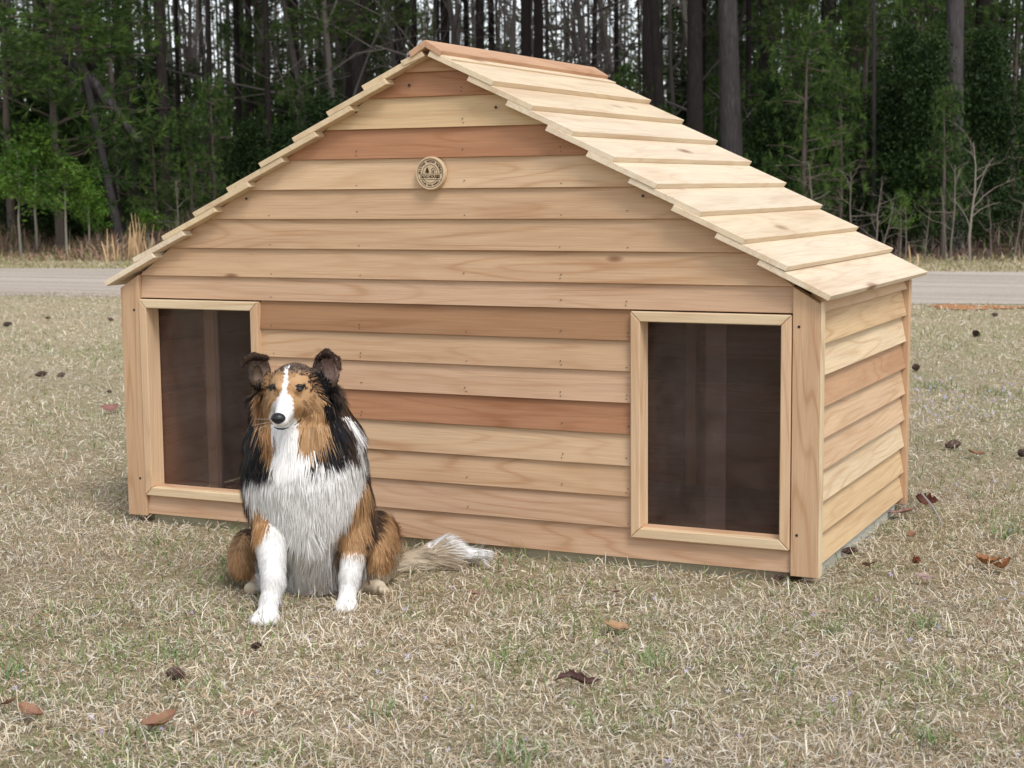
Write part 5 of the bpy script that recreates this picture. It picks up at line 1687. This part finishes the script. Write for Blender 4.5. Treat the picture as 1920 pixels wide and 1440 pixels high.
# pine limbs hanging into the top of the view
for k, (u, v, d, s, lab) in enumerate([(625, 20, 30, 1.5, 'hanging pine bough at the top left of the ridge'), (560, 45, 32, 1.2, 'lower hanging bough left of the ridge'), (100, 40, 29, 2.2, 'pine bough high at the top left'), (250, 10, 30, 1.8, 'pine bough at the top beside the thick trunk'),
                                       (1480, 20, 29, 1.6, 'bright bough at the top right of the thickest trunk'), (1640, 25, 29, 1.9, 'bough at the top above the slim pale stem'), (740, 15, 31, 1.0, 'small bough above the ridge front'), (1880, 60, 30, 1.8, 'bough at the top right corner'), (30, 120, 28, 1.8, 'bough at the left edge halfway up the wood')]):
    p = at(u, v, d)
    r_ = thing('pine_bough', lab, 'branch', p, fr_.uniform(0, 6.28))
    for nm, m_ in zip(('needles', 'limbs'), yp[k % 3]):
        o = link(nm, m_, None, r_); o.scale = (s * 1.3, s * 1.3, s * .7); o.location = (0, 0, -s * .45)

# broadleaf saplings with bright green tops at left
sap = []
for i in range(3):
    r = np.random.default_rng(150 + i); P = []
    mb = MB(); mb.tube([(0, 0, -.02), (0.01, 0, .35), (-.01, .01, .7), (0, 0, .98)], [.011, .009, .006, .002], 6, False, (0.26, 0.24, 0.20))
    cols = []
    for b in range(24):
        z = r.uniform(.42, .97); a = r.uniform(0, 6.28); L = .30 * (1.25 - z) * r.uniform(.6, 1.3)
        e = np.array([math.cos(a) * L, math.sin(a) * L, z + L * .5])
        mb.tube([(0, 0, z - .04), tuple(e)], [.004, .0015], 3, False, (0.22, 0.20, 0.15))
        m = 75; q = r.uniform(.3, 1.1, m)[:, None]
        P.append(np.array([0, 0, z - .04]) * (1 - q) + e * q + r.normal(0, .035, (m, 3))); k_ = r.uniform(0, 1); cols.append(np.tile(np.array((0.045, 0.11, 0.014)) * (1 - k_) + np.array((0.15, 0.27, 0.035)) * k_, (m, 1)))
    P = np.concatenate(P); me = join_np([leaf_quads(P, 0.034, r, np.concatenate(cols) * r.uniform(.8, 1.2, (len(P), 1)), .5, .3)], 'leaves'); me.materials.append(M_leaf)
    lm = mb.mesh('stem'); lm.materials.append(M_twig); sap.append((me, lm))
for k, (u, d, h, w, lab) in enumerate([(120, 28, 1.75, 2.2, 'bright green leafy sapling with a pale stem, brightest at far left'), (163, 28.5, 1.45, 1.6, 'shorter bright green sapling right of the brightest one'), (34, 28.3, 1.9, 2.4, 'leafy sapling with a pale stem at the left edge'), (66, 29.5, 2.3, 2.4, 'taller sapling between the two pale stems at far left'),
                                       (180, 29, 1.0, 1.4, 'low leafy sapling left of the leaning pines'), (275, 28.5, 0.8, 1.4, 'low green sapling right of the straw clump'), (1690, 24.5, 1.0, .9, 'small green sapling at the wood edge on the right')]):
    r_ = thing('leafy_sapling', lab, 'sapling', ground_at(u, d), fr_.uniform(0, 6.28))
    for nm, m_ in zip(('leaves', 'stem'), sap[k % 3]):
        o = link(nm, m_, None, r_); o.scale = (w, w, h)

# bare saplings at the right wood edge
BS = [bare_tree_mesh(170 + i, 1.0, 0.013, 0.25, 3, 0.7, 5, (0.17, 0.145, 0.125)) for i in range(4)]
for m_ in BS: m_.materials.append(M_twig)
for k, (u, d, h, lab) in enumerate([(1822, 23.5, 1.75, 'pale bare sapling with forked top at the right wood edge'), (1785, 24, 1.4, 'pale bare sapling left of the forked one'), (1775, 23.8, 1.0, 'thin pale stem pair member in front of the grey trunk'), (1646, 23.6, 1.15, 'pale bare sapling right beside the roof edge'), (1655, 23.9, .9, 'short pale bare stem just right of the one by the roof'),
                                   (1600, 24.5, 1.3, 'bare sapling seen above the lower right roof'), (1738, 23.5, .7, 'low bare twig bush at the right verge'), (1860, 23.6, .9, 'low bare bush near the right edge'), (1905, 24, 1.1, 'bare bush at the right edge'), (330, 28.5, 1.3, 'bare sapling above the left eave'), (1700, 24.3, .8, 'tiny bare sapling beside the roof corner'), (1520, 25.5, 1.5, 'bare sapling above the middle right roof')]):
    o = thing('bare_sapling', lab, 'sapling', ground_at(u, d), fr_.uniform(0, 6.28), None, BS[k % 4]); o.scale = (h * 1.0, h * 1.0, h)

# broomsedge clumps: tall straw stalks
def straw_clump(n, h, seed):
    r = np.random.default_rng(seed); mb = MB()
    for i in range(n):
        a = r.uniform(0, 6.28); ln = r.uniform(0, .28); hh = h * r.uniform(.45, 1)
        b = np.array([r.normal(0, .06), r.normal(0, .06), 0]); e = b + np.array([math.cos(a) * ln * hh, math.sin(a) * ln * hh, hh])
        mb.tube([b, (b + e) / 2 + np.array([0, 0, .02]), e], [.006, .012, .004], 3, False, tuple(np.array((0.52, 0.35, 0.20)) * r.uniform(.7, 1.2)))
    return mb.mesh('straw_clump')
for k, (u, d, n, h, lab) in enumerate([(262, 26.3, 16, .85, 'tall straw coloured grass clump behind the left eave'), (238, 26.6, 6, .66, 'thinner straw stalks left of the tall clump'), (205, 26.5, 4, .6, 'two or three lone straw stalks by the leaning pines'), (1712, 22.8, 2, .35, 'single short straw stake at the right verge')]):
    thing('straw_clump', lab, 'dry grass', ground_at(u, d), 0, None, straw_clump(n, h, 200 + k), M_twig)

# dead weeds on the left verge, low grass on the right verge, brush and litter at the wood edge
def strip_blades(n, s0, s1, n0, n1, hfun, cols, rng, wd, up_=1.25):
    s = rng.uniform(s0, s1, n); q = rng.uniform(n0, n1, n)
    X = O_R[0] + EDIR[0] * s + NDIR[0] * q; Y = O_R[1] + EDIR[1] * s + NDIR[1] * q
    h = hfun(s, q) * rng.uniform(.4, 1.15, n)
    c = cols[rng.integers(0, len(cols), n)] * rng.uniform(.7, 1.25, (n, 1))
    return blades(X, Y, h, wd * rng.uniform(.6, 1.4, n), np.full(n, up_), c, rng)


BROWN = np.array([(0.30, 0.19, 0.12), (0.38, 0.26, 0.17), (0.22, 0.13, 0.09), (0.44, 0.33, 0.22), (0.16, 0.20, 0.06), (0.33, 0.20, 0.15)])
def hw(s, q): return np.clip(0.16 + 0.14 * (q - 8.2), 0.08, 0.55) * np.clip((-s - 6) / 6, 0.25, 1) * (1 + 0.3 * np.sin(s * 1.3) + 0.2 * np.sin(s * 3.1 + q))
v, t, c = strip_blades(26000, -32, -3, 8.0, 12.5, hw, BROWN, fr_, 0.022)
link('dead_weeds', np_mesh('dead_weeds', v, t, c), M_grassblade, kind='stuff')
PALE = np.array([(0.46, 0.39, 0.26), (0.40, 0.35, 0.20), (0.30, 0.32, 0.13), (0.50, 0.44, 0.31), (0.34, 0.26, 0.16)])
v, t, c = strip_blades(26000, -32, 8, 5.75, 9.3, lambda s, q: 0.07 + 0.05 * np.clip(q - 7.5, 0, 2) + 0 * s, PALE, fr_, 0.018, 0.9)
link('verge_grass', np_mesh('verge_grass', v, t, c), M_grassblade, kind='stuff')
BR2 = np.array([(0.11, 0.075, 0.06), (0.17, 0.12, 0.10), (0.08, 0.06, 0.05), (0.22, 0.16, 0.13), (0.05, 0.09, 0.03), (0.15, 0.10, 0.08)])
v, t, c = strip_blades(30000, -45, 16, 9.0, 26, lambda s, q: 0.35 + 0.45 * np.clip((q - 9) / 8, 0, 1) + 0.15 * np.sin(s * 1.1 + q), BR2, fr_, 0.02, 1.3)
link('underbrush', np_mesh('underbrush', v, t, c), M_twig, kind='stuff')

# far wood that reads as one mass: stems, twigs and thin foliage
n = 125000
d = fr_.uniform(70, 125, n); u = fr_.uniform(-800, 2800, n)
z = fr_.random(n) * 15
X = CAM[0] + _f[0] * d + _r[0] * d * (u - 960) / FPX; Y = CAM[1] + _f[1] * d + _r[1] * d * (u - 960) / FPX
clump = vnoise(X, z * 2, .45, 61) + vnoise(Y, z * 2, .8, 62) * .6
k = (fr_.random(n) < np.clip(.75 + .4 * clump, .1, 1) * np.maximum(np.clip(1.7 - z / 9, .15, 1), np.where(((u < 370) | ((u > 465) & (u < 790)) | (u > 1300)), .9, 0)))
X, Y, z = X[k], Y[k], z[k]; n = len(X)
FW = np.array([(0.07, 0.10, 0.045), (0.10, 0.10, 0.075), (0.05, 0.09, 0.03), (0.13, 0.12, 0.10), (0.08, 0.07, 0.055), (0.045, 0.085, 0.025)])
cols = FW[fr_.integers(0, len(FW), n)] * fr_.uniform(.8, 1.2, (n, 1))
v, t, c = leaf_quads(np.stack([X, Y, z + GZ], 1), 0.62, fr_, cols, 0.22)
ns = 1300                                        # thin far stems
d = fr_.uniform(66, 125, ns); u = fr_.uniform(-500, 2400, ns)
X = CAM[0] + _f[0] * d + _r[0] * d * (u - 960) / FPX; Y = CAM[1] + _f[1] * d + _r[1] * d * (u - 960) / FPX
w_ = fr_.uniform(.03, .11, ns); h = fr_.uniform(7, 20, ns); lx = fr_.normal(0, .5, ns); ly = fr_.normal(0, .5, ns)
base = np.stack([X, Y, np.full(ns, GZ)], 1); top = base + np.stack([lx, ly, h], 1)
off3 = [np.stack([w_ * math.cos(a), w_ * math.sin(a), 0 * w_], 1) for a in (0.3, 2.4, 4.5)]
sv = np.stack([base + o for o in off3] + [top + o * .4 for o in off3], 1).reshape(-1, 3)
b = (np.arange(ns) * 6)[:, None]
st = np.concatenate([b + np.array(q) for q in ((0, 1, 4), (0, 4, 3), (1, 2, 5), (1, 5, 4), (2, 0, 3), (2, 3, 5))])
sc_ = np.repeat(np.array((0.06, 0.05, 0.047)) * fr_.uniform(.7, 1.5, (ns, 1)), 6, 0)
link('far_woods', join_np([(v, t, c), (sv, st, sc_)], 'far_woods'), M_leaf, kind='stuff')
